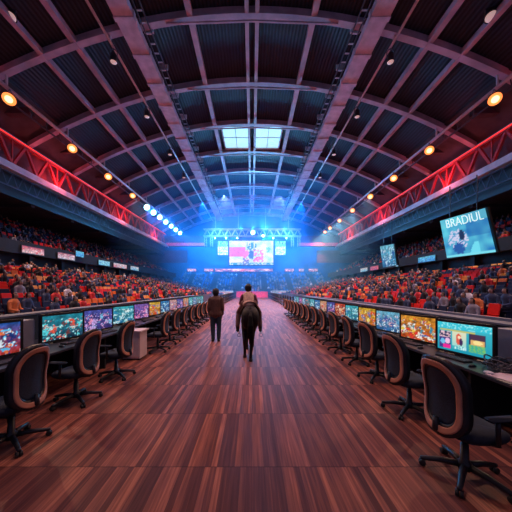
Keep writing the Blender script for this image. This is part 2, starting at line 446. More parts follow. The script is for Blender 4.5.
# raking up-stand so the glass reads as a lantern
# side structures --------------------------------------------------
for s, nm in ((-1, 'left'), (1, 'right')):
    # lower terrace: 13 steps
    d = MB()
    for i in range(17):
        x0 = 6.4 + .64 * i; z = .35 + .155 * i
        d.b2(s * (x0 if i else 6.15), s * 17.3, 2.0, 51, (z - .155 if i else 0), z)
    tag(d.build('terrace_lower_' + nm, M['concrete']), kind='structure')
    MB().b2(s * 6.0, s * 6.14, 2, 51, 0, 1.0).build('wall_front_' + nm, M['partition'])['kind'] = 'structure'
    # concourse wall, fascia, upper terrace
    d = MB(); d.b2(s * 17.3, s * 17.6, 2, 55, 0, 5.0); d.b2(s * 16.7, s * 17.6, 2, 55, 4.25, 5.15)
    for k in range(16): d.b2(s * 16.9, s * 17.3, 3 + 3.2 * k, 3.35 + 3.2 * k, 2.8, 4.3)
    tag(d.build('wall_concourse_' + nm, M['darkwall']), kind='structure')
    d = MB()
    for i in range(11):
        x0 = 17.6 + .85 * i; z = 4.75 + .40 * i
        d.b2(s * x0, s * 27.0, 2, 55, z - .40, z)
    tag(d.build('terrace_upper_' + nm, M['concrete']), kind='structure')
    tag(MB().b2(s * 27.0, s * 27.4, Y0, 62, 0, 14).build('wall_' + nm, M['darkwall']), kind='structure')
    d = MB(); d.b2(s * 19.56, s * 27.4, Y0, 62, 9.3, 9.5)
    for k in range(12): d.b2(s * 19.8, s * 27, 2.4 + 5 * k, 2.8 + 5 * k, 9.05, 9.3)
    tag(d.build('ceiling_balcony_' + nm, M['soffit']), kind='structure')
    tag(MB().b2(s * 19.55, s * 19.75, Y0, 56, 11.3, 14.2).build('trim_%d' % (1 if s < 0 else 2), M['redpanel']), kind='structure')
    # pale ledge
    d = MB(); d.b2(s * 18.7, s * 19.75, Y0, 56, 11.12, 11.34); d.b2(s * 18.62, s * 18.75, Y0, 56, 10.98, 11.5)
    tag(d.build('trim_%d' % (3 if s < 0 else 4), M['ledge']), kind='structure')
    # red truss
    t = empty('red_truss', (s * 19.0, 0, 11.4))
    MB().tube([(0, Y0, 2.32), (0, 55, 2.32)], .09, 8).build('neon_tube', M['neon'], t, True)
    MB().b2(-.12, .12, Y0, 55, 2.08, 2.22).build('top_chord', M['redsteel'], t)
    MB().b2(-.12, .12, Y0, 55, .02, .16).build('bottom_chord', M['redsteel'], t)
    k = 0; y = 6.0
    while y < 54:
        MB().bar((0, y, .1), (0, y + 1.15, 2.15), .19).build('diagonal', M['redsteel'], t)
        MB().bar((0, y + 1.15, 2.15), (0, y + 2.3, .1), .19).build('diagonal', M['redsteel'], t)
        if k % 2 == 0: MB().bar((0, y, .1), (0, y, 2.15), .1).build('vertical_post', M['redsteel'], t)
        y += 2.3; k += 1
    tag(t, 'long red lattice truss with glowing red top edge along the %s side' % nm, 'truss')
    # grey lattice under the ledge
    t = empty('lattice_girder', (s * 19.0, 0, 9.7))
    d = MB()
    for zz in (.1, 1.15): d.b2(-.05, .05, 2, 55, zz - .04, zz + .04)
    d.build('chord', M['lattice'], t); d = MB()
    y = 5
    while y < 54:
        d.bar((0, y, .1), (0, y + .45, 1.15), .045); d.bar((0, y + .45, 1.15), (0, y + .9, .1), .045); y += .9
    d.build('lacing', M['lattice'], t)
    d = MB(); d.b2(.5 * s - .03, .5 * s + .03, 2, 55, -.5, 1.35); d.build('backing_panel', M['black'], t)
    tag(t, 'dark grey lattice girder below the pale ledge on the %s side' % nm, 'girder')
    # lamp truss
    t = empty('lamp_truss', (s * 16.0, 0, 14.75))
    MB().tube([(0, Y0, .1), (0, 58, .1)], .13, 10).build('main_pipe', M['pipe'], t, True)
    d = MB(); d.tube([(s * .55, Y0, -.25), (s * .55, 58, -.25)], .07, 8); d.tube([(s * .4, Y0, .45), (s * .4, 58, .45)], .06, 8)
    d.build('side_pipe', M['lattice'], t, True)
    d = MB(); y = 4
    while y < 57:
        d.bar((0, y, .1), (s * .55, y + .7, -.25), .05); d.bar((s * .55, y + .7, -.25), (s * .4, y + .7, .45), .05); d.bar((s * .4, y + .7, .45), (0, y + 1.4, .1), .05)
        y += 1.4
    d.build('lacing', M['lattice'], t)
    for k in range(10):
        y = 5.5 + 5.4 * k
        MB().b2(-.05, .05, y - .05, y + .05, .1, zroof(16) - 14.75 - .3).build('hanger', M['pipe'], t)
    tag(t, 'lighting truss of pipes carrying the warm lamps above the %s stand' % nm, 'lighting truss')

# end wall, end terrace
d = MB(); d.b2(-28, 28, 61.5, 62, 0, 20)
tag(d.build('wall_back', M['bluewall']), kind='structure')
d = MB()
for i in range(12):
    y0 = 52.5 + .75 * i; z = .9 + .40 * i
    d.b2(-17, 17, y0, 61.5, (z - .4 if i else 0), z)
for k in range(7): # gangways
    pass
tag(d.build('terrace_end', M['concrete']), kind='structure')
for s, nm in ((-1, 'left'), (1, 'right')):
    d = MB(); d.b2(s * 14.6, s * 27, 56, 56.4, 7.6, 10.3)
    tag(d.build('wall_end_' + nm, M['lilacwall']), kind='structure')
    d = MB(); d.b2(s * 10.3, s * 27, 55.2, 56.4, 11.2, 12.0); d.b2(s * 10.3, s * 27, 55.9, 56.4, 12.0, 13.6)
    tag(d.build('trim_%d' % (5 if s < 0 else 6), M['lilacwall']), kind='structure')
    tag(MB().b2(s * 10.4, s * 19, 55.1, 55.2, 11.25, 11.9).build('pink_glow_band', M['pinkglow']), 'short pink-red ledge band with painted-on glow on the end wall, %s of the video wall' % nm, 'ledge band')  # glowing band stands in for pink light falling on the ledge

# ================================================================== THINGS: lamps
def lamp_meshes(r):
    can = MB().lathe([(r * .45, .62), (r * .75, .56), (r * .85, .3), (r, .05), (r * 1.08, .0), (r * .98, .0), (r * .9, .06)], 20)
    lens = MB().ell((0, 0, .03), (r * .92, r * .92, .09), None, 20, 8)
    yoke = MB()
    pts = [(-r * 1.12, 0, .28), (-r * 1.12, 0, .68), (-r * .5, 0, .86), (r * .5, 0, .86), (r * 1.12, 0, .68), (r * 1.12, 0, .28)]
    yoke.tube(pts, .03, 6); yoke.tube([(0, 0, .86), (0, 0, 1.0)], .04, 6)
    return can, lens, yoke
def make_lamp(name, r, lens_m):
    t = empty(name); a, b, c = lamp_meshes(r)
    a.build('housing', M['black'], t, True); b.build('lens', lens_m, t, True)
    if lens_m is M['warm']: MB().ell((0, 0, -.045), (r * .52, r * .52, .06), None, 16, 8).build('bulb', M['bulb'], t, True)
    c.build('yoke', M['lattice'], t, True)
    return t
def aim(o, target):
    d = (Vector(target) - Vector(o.location)).normalized()
    o.rotation_euler = (-d).to_track_quat('Z', 'X').to_euler()   # lens opens along local -Z
def spot(loc, target, col, watt, angle, blend=.6, r=.15):
    l = bpy.data.lights.new('spot', 'SPOT'); l.energy = watt; l.color = col; l.spot_size = R(angle); l.spot_blend = blend; l.shadow_soft_size = r
    o = bpy.data.objects.new('spot_light', l); COL.objects.link(o); o.location = loc
    d = (Vector(target) - Vector(loc)); o.rotation_euler = d.to_track_quat('-Z', 'Y').to_euler(); return o
def point(loc, col, watt, r=.2):
    l = bpy.data.lights.new('point', 'POINT'); l.energy = watt; l.color = col; l.shadow_soft_size = r
    o = bpy.data.objects.new('point_light', l); COL.objects.link(o); o.location = loc; return o
warm = make_lamp('stage_lamp', .39, M['warm'])
first = True
WARM = (1, .62, .42)
for s, nm, ys in ((1, 'right', (16.2, 22.2, 27.8, 33.3, 39.2, 45, 50.5, 54)), (-1, 'left', (16.2, 21.9, 27.4, 33))):
    for i, y in enumerate(ys):
        o = warm if first else copy_tree(warm); first = False
        loc = Vector((s * 15.75, y, 14.0)); o.location = loc
        aim(o, (s * 9.5, y - 11, 3.0))
        tag(o, 'warm orange glowing round lamp on the %s truss, %s along it' % (nm, ordn(i) + ' to the camera'), 'lamp', 'warm truss lamps')
        d = (Vector((s * 9.5, y - 11, 3)) - loc).normalized()
        spot(loc + d * .25, (s * 11.5, y - 2, 2.0), WARM, 4600, 95)
blue = make_lamp('stage_spotlight', .34, M['bluelens'])
first = True
for i, y in enumerate((37.4, 39.9, 42.6, 45.6, 48.6, 51.6, 54.6)):
    o = blue if first else copy_tree(blue); first = False
    loc = Vector((-15.7, y, 13.9)); o.location = loc; o.scale = (1.35,) * 3; aim(o, (-6, y - 10, 6))
    tag(o, 'blue-white stage spotlight on the left truss, %s of the bright blue row' % (ordn(i)), 'spotlight', 'blue spotlights in a row on the left truss')
    d = (Vector((-6, y - 10, 6)) - loc).normalized()
    if i % 2 == 0: spot(loc + d * .25, (-4, y - 4, 4), (.06, .38, 1), 5000, 90)
par = make_lamp('hanging_spotlight', .22, M['softlens'])
first = True
HSP = []
for s, nm in ((-1, 'left'), (1, 'right')):
    for i, y in enumerate((16.7, 22.0, 28.2, 34.0)):
        o = par if first else copy_tree(par); first = False
        loc = Vector((s * 9.25, y, zroof(9.25) - 1.62)); o.location = loc; aim(o, (s * 7.6, y - 1, 0)); HSP.append((loc, s, y))
        o.rotation_euler = (0, 0, 0)
        tag(o, 'small spotlight clamped under the %s roof pipe, %s of four' % (nm, ordn(i)), 'spotlight', 'small spotlights under the roof pipes')
    o = copy_tree(par); loc = Vector((s * 15.6, 16.1, 19.2)); pp = P(10 if s < 0 else 491, 17, 14.0); o.location = pp; o.scale = (1.3, 1.3, 1.3)
    o.rotation_euler = (R(-18), R(14 * s), 0)
    tag(o, 'round pinkish lamp hanging in the upper %s corner near the roof' % nm, 'lamp')
    h = MB().bar((0, 0, 0), (0, 0, 2.2), .07).build('hanging_rod', M['pipe'], o); h.location = (0, 0, .95)
for loc, s, y in HSP:
    if y > 30: continue
    spot(loc - Vector((0, 0, .15)), (loc.x * .4, y + 2, 0), (1, .58, .66), 4200, 95, .8)

# ================================================================== THINGS: video wall and rigging
def framed_screen(name, c, w, h, fn, nx, ny, mscr, depth=.3, border=.12):
    t = empty(name, c)
    MB().b2(-w / 2 - border, w / 2 + border, .03, depth, -border, h + border).build('housing', M['black'], t, bevel=.02)
    link('screen', grid_mesh('screen', w, h, nx, ny, fn, mscr), t)
    return t
def bigfn(u, v):
    w = (1.0, 1.0, 1.0); n = mnoise.noise(Vector((u * 7, v * 5, 3))); n2 = mnoise.noise(Vector((u * 22, v * 14, 8)))
    c = mix(lin((170, 235, 250)), w, min(1, max(0, .6 + n * .9)))
    if u < .37 and .35 < v < .75: c = mix(lin((255, 140, 190)), lin((230, 60, 130)), .5 + .5 * n2)
    if .3 < u < .78 and .12 < v < .62 and n2 + n > -.05: c = mix(lin((255, 150, 200)), lin((235, 90, 160)), .5 + n2)
    if .40 < u < .62 and .62 < v < .92 and n2 > -.15: c = lin((50, 150, 195))
    if ((u - .5) / .06) ** 2 + ((v - .42) / .2) ** 2 < 1 + n2: c = lin((70, 110, 180))
    if .84 < u < .95 and .5 < v < .75 and n2 > -.1: c = lin((120, 210, 235))
    if v < .10: c = lin((40, 160, 220)) if n2 > -.1 else lin((200, 240, 255))
    if u < .2 and .1 < v < .2: c = w
    if .3 < u < .45 and v < .3 and n2 > 0: c = lin((110, 120, 200))
    return c
c = P(251.3, 265, 55)
t = framed_screen('video_wall', c, 9.7, 5.35, bigfn, 64, 36, M['bigscreen'], .5, .15)
tag(t, 'large glowing video wall with pink and white picture above the far end stand', 'screen')
for k, nm in ((0, 'left'), (1, 'right')):
    def sfn(u, v, k=k):
        n = mnoise.noise(Vector((u * 9, v * 9, 20 + k))); c = mix(lin((60, 190, 225)), lin((225, 255, 240)), .5 + n)
        if v > .6: c = mix(lin((20, 110, 160)), lin((140, 240, 240)), .5 + 1.2 * n)
        return c
    x = 222.9 if k == 0 else 280.4
    t = framed_screen('side_screen', P(x, 255, 55), 2.25, 3.05, sfn, 20, 26, M['ribbon'], .35, .08)
    tag(t, 'narrow bright cyan screen to the %s of the large video wall' % nm, 'screen')
t = empty('rigging_truss', (0, 55, 13.3))
d = MB()
for y in (-.4, .4):
    for z in (0, 1.5): d.tube([(-10.6, y, z), (10.8, y, z)], .12, 6)
d.build('chord', M['silver'], t); d = MB()
for k in range(14):
    x = -10.6 + 1.53 * k
    for y in (-.4, .4):
        d.bar((x, y, 0), (x + .76, y, 1.5), .11); d.bar((x + .76, y, 1.5), (x + 1.53, y, 0), .11)
    d.bar((x, -.4, 0), (x, .4, 0), .06); d.bar((x, -.4, 1.5), (x, .4, 1.5), .06)
d.build('lacing', M['silver'], t)
for x in (-10.2, -8.9, 8.9, 10.3):
    d = MB()
    for yy in (-.25, .25):
        for xx in (-.25, .25): d.bar((x + xx, yy, 0), (x + xx, yy, -2.3), .06)
    for k in range(4): d.bar((x - .25, -.25, -.55 * k), (x + .25, -.25, -.55 * (k + 1)), .05); d.bar((x + .25, .25, -.55 * k), (x - .25, .25, -.55 * (k + 1)), .05)
    d.build('drop_frame', M['silver'], t)
for x in (-5, -2.4, 2.4, 5): MB().bar((x, 0, 0), (x, 0, -1.0), .06).build('screen_hanger', M['black'], t)
for x in (-8, -3, 3, 8): MB().bar((x, 0, 1.5), (x, 0, zroof(x) - 13.3), .06).build('roof_cable', M['silver'], t)
tag(t, 'horizontal lattice truss hung over the video wall', 'truss')
rig = []
for i, x in enumerate((-8.0, -5.6, -3.2, 0.2, 2.4, 4.6, 7.4)):
    o = copy_tree(blue); big = i in (3, 4); o.location = (x, 54.0, (13.9 if i == 3 else 13.2) if big else 12.7); o.scale = ((1.5,) * 3 if i == 3 else (1.0,) * 3) if big else (.6,) * 3
    tgt = (x * .3, 20, 8 if big else 0); aim(o, tgt)
    for ch in o.children:
        if ch.name.startswith('yoke'): pass
    tag(o, ('very bright blue-white spotlight at the middle of the far rigging truss, %s one' % ('left' if i == 3 else 'right')) if big else
        'blue spotlight on the far rigging truss, %s from its left end' % (ORD[i] if i else 'first'), 'spotlight', 'spotlights on the far truss')

# hanging side screens
def unproj_screen(name, corners, fn, nx, ny, th, label):
    tl, tr, br, bl = corners
    c = (tl + tr + br + bl) / 4; n = (br - bl).cross(tl - bl).normalized()
    t = empty(name, c)
    q = [p - c for p in (bl, br, tr, tl)]
    d = MB(); e = [p * 1.03 - n * .14 for p in q] + [p * 1.03 - n * (.14 + th) for p in q]
    d.add(e, [(0, 1, 2, 3), (7, 6, 5, 4), (0, 4, 5, 1), (1, 5, 6, 2), (2, 6, 7, 3), (3, 7, 4, 0)])
    d.build('housing', M['black'], t)
    link('screen', grid_mesh('screen', 1, 1, nx, ny, fn, M['sidescreen'], q), t)
    for a in (.2, .8):
        p = q[3] * (1 - a) + q[2] * a - n * th
        MB().bar(p, p + Vector((0, 0, 9.3 - (c.z + p.z))) , .05).build('hanger', M['black'], t)
    tag(t, label, 'screen'); return t, q, n, c
def hangfn(u, v):
    n = mnoise.noise(Vector((u * 6, v * 6, 4))); n2 = mnoise.noise(Vector((u * 20, v * 20, 9)))
    c = mix(lin((25, 120, 190)), lin((95, 205, 225)), min(1, max(0, .35 + .35 * v + .7 * n)))
    if u > .55 and v > .45: c = mix(c, lin((20, 95, 175)), .6)
    if ((u - .33) / .2) ** 2 + ((v - .42) / .24) ** 2 < 1 + .8 * n2 and n2 > -.1: c = lin((205, 205, 235))
    if ((u - .43) / .06) ** 2 + ((v - .52) / .13) ** 2 < 1: c = lin((20, 50, 90))
    if ((u - .32) / .12) ** 2 + ((v - .2) / .14) ** 2 < 1 + n2: c = lin((30, 90, 165))
    if .5 < u < .75 and v < .3 and u - .5 > v * .5: c = lin((110, 220, 240))
    if v < .06: c = lin((120, 220, 235))
    if v > .78: c = mix(c, lin((110, 205, 215)), .5)
    return c
t, q, n, c = unproj_screen('hanging_screen', (P(440, 221, 19), P(485, 208, 16), P(496, 252, 16), P(447, 258, 19)), hangfn, 44, 44, .2,
    'large tilted blue video screen with white lettering hung over the right stand')
cu = bpy.data.curves.new('lettering', 'FONT'); cu.body = 'BRADIUL'; cu.align_x = 'CENTER'; cu.extrude = .01; cu.size = 1; cu.offset = -.012
ot = bpy.data.objects.new('lettering_src', cu); COL.objects.link(ot)
me = bpy.data.meshes.new_from_object(ot.evaluated_get(bpy.context.evaluated_depsgraph_get())); bpy.data.objects.remove(ot)
xs = [v.co.x for v in me.vertices]; ysv = [v.co.y for v in me.vertices]; x0, x1, y0, y1 = min(xs), max(xs), min(ysv), max(ysv)
for v in me.vertices:
    u = .14 + .80 * (v.co.x - x0) / (x1 - x0); w = .77 + .20 * (v.co.y - y0) / (y1 - y0)
    p = (q[0] * (1 - u) + q[1] * u) * (1 - w) + (q[3] * (1 - u) + q[2] * u) * w
    v.co = p + n * (.02 + v.co.z)
me.materials.clear(); me.materials.append(M['letter']); tag(link('lettering', me, t), 'jagged white capital letters across the top of the screen')
unproj_screen('hanging_screen', (P(380, 246.5, 29), P(393.5, 244, 27), P(396.5, 265, 27), P(383, 267.5, 29)),
    picture(5, (40, 130, 190), (130, 215, 235), [(200, 225, 240), (30, 90, 160), (90, 190, 220)], 10, 2), 20, 26, .15,
    'small tilted blue video screen hung farther down the right stand')
# ribbon boards on the concourse fascia
def board(name, s, y0, y1, z0, z1, seed, cols, label, grp):
    t = empty(name, (s * 16.68, (y0 + y1) / 2, z0), -PI / 2 if s > 0 else PI / 2)
    w = y1 - y0; h = z1 - z0
    MB().b2(-w / 2 - .05, w / 2 + .05, -.02, .018, -.05, h + .05).build('housing', M['black'], t).location = (0, -.02, 0)
    link('screen', grid_mesh('screen', w, h, 30, 8, picture(seed, cols[0], cols[1], cols, 6, 8), M['sidescreen']), t, (0, -.065, 0))
    tag(t, label, 'display board', grp)
g = 'display boards on the balcony fascia'
W_, R_, B_, C_ = (255, 230, 225), (235, 60, 60), (40, 120, 210), (120, 220, 240)
def ypx(px, X): return abs(X * F / (px - CX))
LB = [((21, 43), (W_, R_, (250, 170, 160)), 'white and red'), ((57, 74), ((220, 210, 215), (225, 100, 90), W_), 'pale and red'), ((75, 83), (B_, C_, (60, 150, 220)), 'short blue'),
      ((98, 109), (C_, (180, 240, 245), B_), 'cyan'), ((113, 126), ((230, 120, 130), W_, C_), 'pink and white'), ((130, 138), (C_, W_, B_), 'small cyan')]
for i, ((a, b), cols, nm) in enumerate(LB):
    up = .45 if i == 2 else 0
    board('display_board', -1, ypx(a, 16.7), ypx(b, 16.7), 4.36 + up, 4.86 + up, 40 + i, cols, '%s display board on the left balcony front' % nm, g)
RB = [((436, 419), (B_, C_, (90, 180, 230)), 'blue'), ((396.5, 399), (C_, W_, B_), 'tiny white'), ((371, 379), (R_, (240, 120, 120), B_), 'small red'), ((361, 368), (C_, W_, B_), 'small cyan')]
for i, ((a, b), cols, nm) in enumerate(RB):
    board('display_board', 1, ypx(a, 16.7), ypx(b, 16.7), 4.3, 4.8, 60 + i, cols, '%s display board on the right balcony front' % nm, g)
# end ribbon
EB = [((187, 196), 'far left'), ((204, 213), 'second from left'), ((215, 273), 'long middle'), ((285, 294), 'second from right'), ((299, 304), 'small right'), ((309, 318), 'far right')]
for i, ((a, b), nm) in enumerate(EB):
    x0, x1 = (a - CX) * 61 / F, (b - CX) * 61 / F
    t = empty('ribbon_board', ((x0 + x1) / 2, 61.2, 6.0)); w = x1 - x0
    MB().b2(-w / 2 - .05, w / 2 + .05, .0, .2, -.06, .71).build('housing', M['black'], t)
    link('screen', grid_mesh('screen', w, .65, 40, 6, picture(80 + i, (150, 60, 110), (190, 150, 200), [(240, 220, 240), (230, 120, 160), (120, 190, 235), (60, 90, 160)], 20, 10), M['ribbon']), t, (0, -.03, 0))
    tag(t, '%s pink and white ribbon board above the end stand' % nm, 'display board', 'ribbon boards above the end stand')

# ================================================================== THINGS: stage end of aisle, railings
t = empty('stage_block', (0.15, 50.6, 0))
MB().b2(-3.3, 3.0, -.6, .8, 0, 1.1).build('cloth_skirt', M['pinkcloth'], t, bevel=.03)
MB().b2(-3.35, 3.05, -.65, .85, 1.1, 1.18).build('deck_board', M['pinkcloth'], t, bevel=.02)
tag(t, 'low pink-red draped stage block at the far end of the aisle', 'stage')
for s, nm in ((-1, 'left'), (1, 'right')):
    t = empty('barrier_board', (s * 10.5, 51.6, 0))
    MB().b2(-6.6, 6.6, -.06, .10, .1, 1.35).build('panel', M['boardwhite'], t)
    link('screen', grid_mesh('screen', 13.0, 1.1, 90, 8, picture(300 + s, (120, 160, 235), (205, 220, 255), [(250, 245, 255), (240, 170, 210), (90, 140, 230), (60, 90, 170)], 40, 20), M['sidescreen']), t, (0, -.075, .18))
    for k in range(6): MB().b2(-6.4 + 2.5 * k, -6.28 + 2.5 * k, -.3, .3, 0, .1).build('foot', M['black'], t)
    tag(t, 'long white barrier board before the end stand, %s of the pink stage block' % nm, 'barrier')
    t = empty('crowd_railing', (s * 3.2, 19.4, 0))
    for z in (1.05, .6, .2): MB().b2(-.03, .03, 0, 29.5, z - .03, z + .03).build('rail', M['black'], t)
    for k in range(21): MB().b2(-.06, .06, 1.47 * k - .04, 1.47 * k + .04, 0, 1.12).build('post', M['black'], t)
    tag(t, 'black post and rail barrier along the %s edge of the far aisle' % nm, 'railing')

# ================================================================== DESKS
def desk(s, x0, x1, zt, y0, y1, ztop, nm):
    t = empty('computer_desk', (0, 0, 0))
    MB().b2(s * x0, s * x1, y0, y1, zt - .04, zt).build('worktop', M['desk'], t, bevel=.008)
    MB().b2(s * (x1 - .08), s * (x1 - .03), y0 + .02, y1 - .02, .02, zt - .04).build('modesty_panel', M['deskpanel'], t)
    y = y0 + .05
    while y < y1:
        MB().b2(s * (x0 + .12), s * (x1 - .1), y - .02, y + .02, 0, zt - .04).build('leg_panel', M['deskpanel'], t); y += 2.05
    d = MB(); d.b2(s * x1, s * (x1 + .06), y0, y1, 0, ztop - .03); d.build('partition', M['deskpanel'], t)
    d = MB(); d.b2(s * (x1 - .02), s * (x1 + .30), y0, y1, ztop - .03, ztop); d.b2(s * (x1 + .24), s * (x1 + .30), y0, y1, 0, ztop - .03)
    d.build('ledge_shelf', M['partition'], t)
    tag(t, 'long black computer desk with rear partition along the %s side of the aisle' % nm, 'desk'); return t
desk(1, 2.75, 3.85, .68, 1.2, 18.6, 1.17, 'right')
desk(-1, 3.02, 4.15, .73, 1.2, 18.6, 1.24, 'left')

# ---- monitors
MW, MH = .76, .44
def make_monitor():
    t = empty('monitor')
    B = .035
    MB().b2(-MW / 2 - B, MW / 2 + B, .0, .05, .02, MH + .02 + 2 * B).build('housing', M['plastic'], t, bevel=.012)
    d = MB(); zb, zt_ = .02, MH + .02 + 2 * B
    d.b2(-MW / 2 - B, MW / 2 + B, -.014, .004, zb, zb + B); d.b2(-MW / 2 - B, MW / 2 + B, -.014, .004, zt_ - B, zt_)
    d.b2(-MW / 2 - B, -MW / 2, -.014, .004, zb + B, zt_ - B); d.b2(MW / 2, MW / 2 + B, -.014, .004, zb + B, zt_ - B)
    d.build('bezel', M['plastic'], t, bevel=.003)
    MB().b2(-.05, .05, .03, .08, .01, .3).build('neck', M['plastic'], t, bevel=.008)
    MB().lathe([(.13, 0), (.13, .008), (.06, .016)], 20, Matrix.Translation((0, .05, 0)) @ Matrix.Diagonal((1.2, .7, 1, 1))).build('stand_base', M['plastic'], t)
    return t
def make_keyboard():
    t = empty('keyboard'); MB().b2(-.225, .225, -.075, .075, 0, .018).build('case', M['plastic'], t, bevel=.005)
    d = MB()
    for r_ in range(5):
        for k in range(15): d.box((-.203 + .029 * k, -.056 + .028 * r_, .022), (.024, .023, .009), None, 0, .8)
    d.build('keys', M['key'], t); return t
def make_mouse():
    return MB().ell((0, 0, .012), (.032, .055, .022), None, 14, 8).build('mouse', M['plastic'], None, True)
T_, O_, PU_, YE_, BL_, PK_, VI_, PE_, CY_, RE_ = range(10)
PAL = {
 'teal': ((10, 70, 105), (40, 160, 185), [(90, 215, 225), (200, 240, 240), (235, 90, 70), (120, 60, 60)]),
 'blue and red': ((200, 60, 40), (25, 95, 185), [(90, 190, 240), (225, 240, 250), (235, 120, 70), (20, 50, 120)]),
 'violet': ((60, 50, 130), (90, 100, 200), [(200, 170, 235), (240, 150, 190), (130, 200, 240), (40, 40, 110)]),
 'cyan': ((20, 110, 150), (70, 200, 215), [(150, 240, 240), (230, 250, 250), (30, 130, 190)]),
 'purple': ((80, 60, 140), (150, 110, 200), [(235, 200, 240), (240, 120, 170), (90, 90, 190)]),
 'yellow': ((225, 120, 30), (250, 200, 60), [(250, 230, 130), (230, 80, 40), (90, 120, 190)]),
 'blue': ((15, 60, 130), (40, 140, 215), [(120, 210, 245), (230, 245, 250), (20, 90, 170)]),
 'pink': ((190, 110, 120), (235, 180, 180), [(250, 225, 220), (210, 90, 110), (130, 150, 210)]),
 'peach': ((200, 110, 70), (245, 185, 140), [(255, 230, 200), (225, 80, 60), (120, 150, 200)]),
 'orange': ((230, 90, 40), (250, 170, 60), [(250, 220, 80), (60, 90, 190), (235, 60, 50), (250, 240, 230), (60, 150, 180)]),
 'red': ((180, 40, 40), (235, 90, 60), [(250, 180, 120), (120, 30, 50), (250, 230, 210)]),
 'light blue': ((40, 120, 190), (130, 205, 235), [(235, 245, 250), (60, 90, 170), (240, 190, 190), (30, 150, 200)]),
}
def dashfn(u, v):
    n2 = mnoise.noise(Vector((u * 26, v * 18, 2))); c = mix(lin((25, 150, 175)), lin((60, 185, 200)), v)
    if v > .80: c = lin((50, 195, 215)) if n2 < .15 else lin((150, 230, 235))
    if .05 < u < .72 and .70 < v < .76: c = lin((190, 190, 110))
    if .04 < u < .27:
        if .45 < v < .68: c = lin((35, 50, 90)) if n2 < 0 else lin((230, 190, 200))
        elif .06 < v <= .45:
            c = lin((40, 45, 115)) if n2 < .0 else lin((90, 60, 150))
            if ((u - .11) / .05) ** 2 + ((v - .3) / .1) ** 2 < 1: c = lin((110, 190, 230))
            if ((u - .21) / .05) ** 2 + ((v - .33) / .1) ** 2 < 1: c = lin((240, 190, 225))
            if u > .12 and v < .22: c = lin((235, 40, 150))
    if .31 < u < .57 and .10 < v < .70:
        c = mix(lin((130, 215, 215)), lin((215, 220, 190)), min(1, max(0, (v - .1) * 2)))
        if ((u - .43) / .055) ** 2 + ((v - .45) / .2) ** 2 < 1: c = lin((225, 90, 70))
        if ((u - .475) / .03) ** 2 + ((v - .36) / .13) ** 2 < 1: c = lin((60, 40, 90))
        if ((u - .44) / .03) ** 2 + ((v - .52) / .05) ** 2 < 1: c = lin((250, 225, 190))
        if v < .2: c = lin((200, 240, 240)) if n2 > 0 else lin((60, 180, 190))
    if .62 < u < .9 and .34 < v < .72:
        c = lin((75, 50, 75)) if v > .52 else lin((225, 175, 110))
        if ((u - .77) / .08) ** 2 + ((v - .44) / .07) ** 2 < 1: c = lin((250, 225, 150))
        if u < .645 or u > .875: c = lin((45, 50, 90))
    if .62 < u < .9 and .10 < v <= .34: c = lin((120, 190, 110)) if n2 > -.05 else lin((60, 175, 150))
    return c
mon = make_monitor(); kb = make_keyboard(); ms = make_mouse()
used = [False, False, False]
def place_monitor(s, x, y, z, fn, label):
    o = mon if not used[0] else copy_tree(mon)
    used[0] = True
    for ch in list(o.children):
        if ch.name.startswith('screen'): bpy.data.objects.remove(ch)
    o.location = (x, y, z); o.rotation_euler = (0, 0, -s * R(75))
    me = grid_mesh('screen', MW - .004, MH - .004, 64, 36, fn, M['screen'])
    link('screen', me, o, (0, -.006, .057))
    tag(o, label, 'monitor', 'monitors along the desks')
proto_screens = []
RC = ['', 'orange', 'light blue', 'yellow', 'cyan', 'red', 'violet', 'peach', 'blue', 'cyan', 'teal', 'light blue', 'purple', 'cyan', 'blue']
LC = ['blue and red', 'teal', 'violet', 'cyan', 'purple', 'yellow', 'blue', 'pink', 'violet', 'peach', 'cyan', 'light blue', 'teal', 'cyan']
RMY = [3.75 + 1.01 * k for k in range(15)]
LMY = [3.30, 4.65, 5.70, 6.80] + [7.85 + 1.02 * k for k in range(10)]
plain = []
for i, y in enumerate(RMY):
    fn = dashfn if i == 0 else picture(100 + i, *PAL[RC[i]])
    plain.append((1, 3.16, y, .68, fn, 'black monitor on the right desk showing a teal page with three pictures, nearest the camera' if i == 0
        else 'black monitor with %s picture, %s on the right desk' % (RC[i], ordn(i))))
for i, y in enumerate(LMY):
    fn = picture(200 + i, *PAL[LC[i]])
    plain.append((-1, -3.5, y, .73, fn, 'black monitor with %s picture, %s on the left desk' % (LC[i], ordn(i))))
for a in plain[1:]:            # copies first, while the prototype has no screen
    used[0] = True; place_monitor(*a)
used[0] = False; place_monitor(*plain[0])
for s, ys, x, z, nm in ((1, RMY, 2.95, .68, 'right'), (-1, LMY, -3.24, .73, 'left')):
    for i, y in enumerate(ys[:11]):
        o = kb if not used[1] else copy_tree(kb); used[1] = True
        o.location = (x + (0 if s > 0 else 0), y - .08, z); o.rotation_euler = (0, 0, -s * R(80))
        tag(o, 'black keyboard before the %s monitor on the %s desk' % (ordn(i), nm), 'keyboard', 'keyboards along the desks')
        o = ms if not used[2] else ms.copy()
        if used[2]: COL.objects.link(o)
        used[2] = True
        o.location = (x - s * .06, y - .47, z); o.rotation_euler = (0, 0, -s * R(80))
        tag(o, 'black mouse beside the keyboard of the %s monitor, %s desk' % (ordn(i), nm), 'mouse', 'mice along the desks')
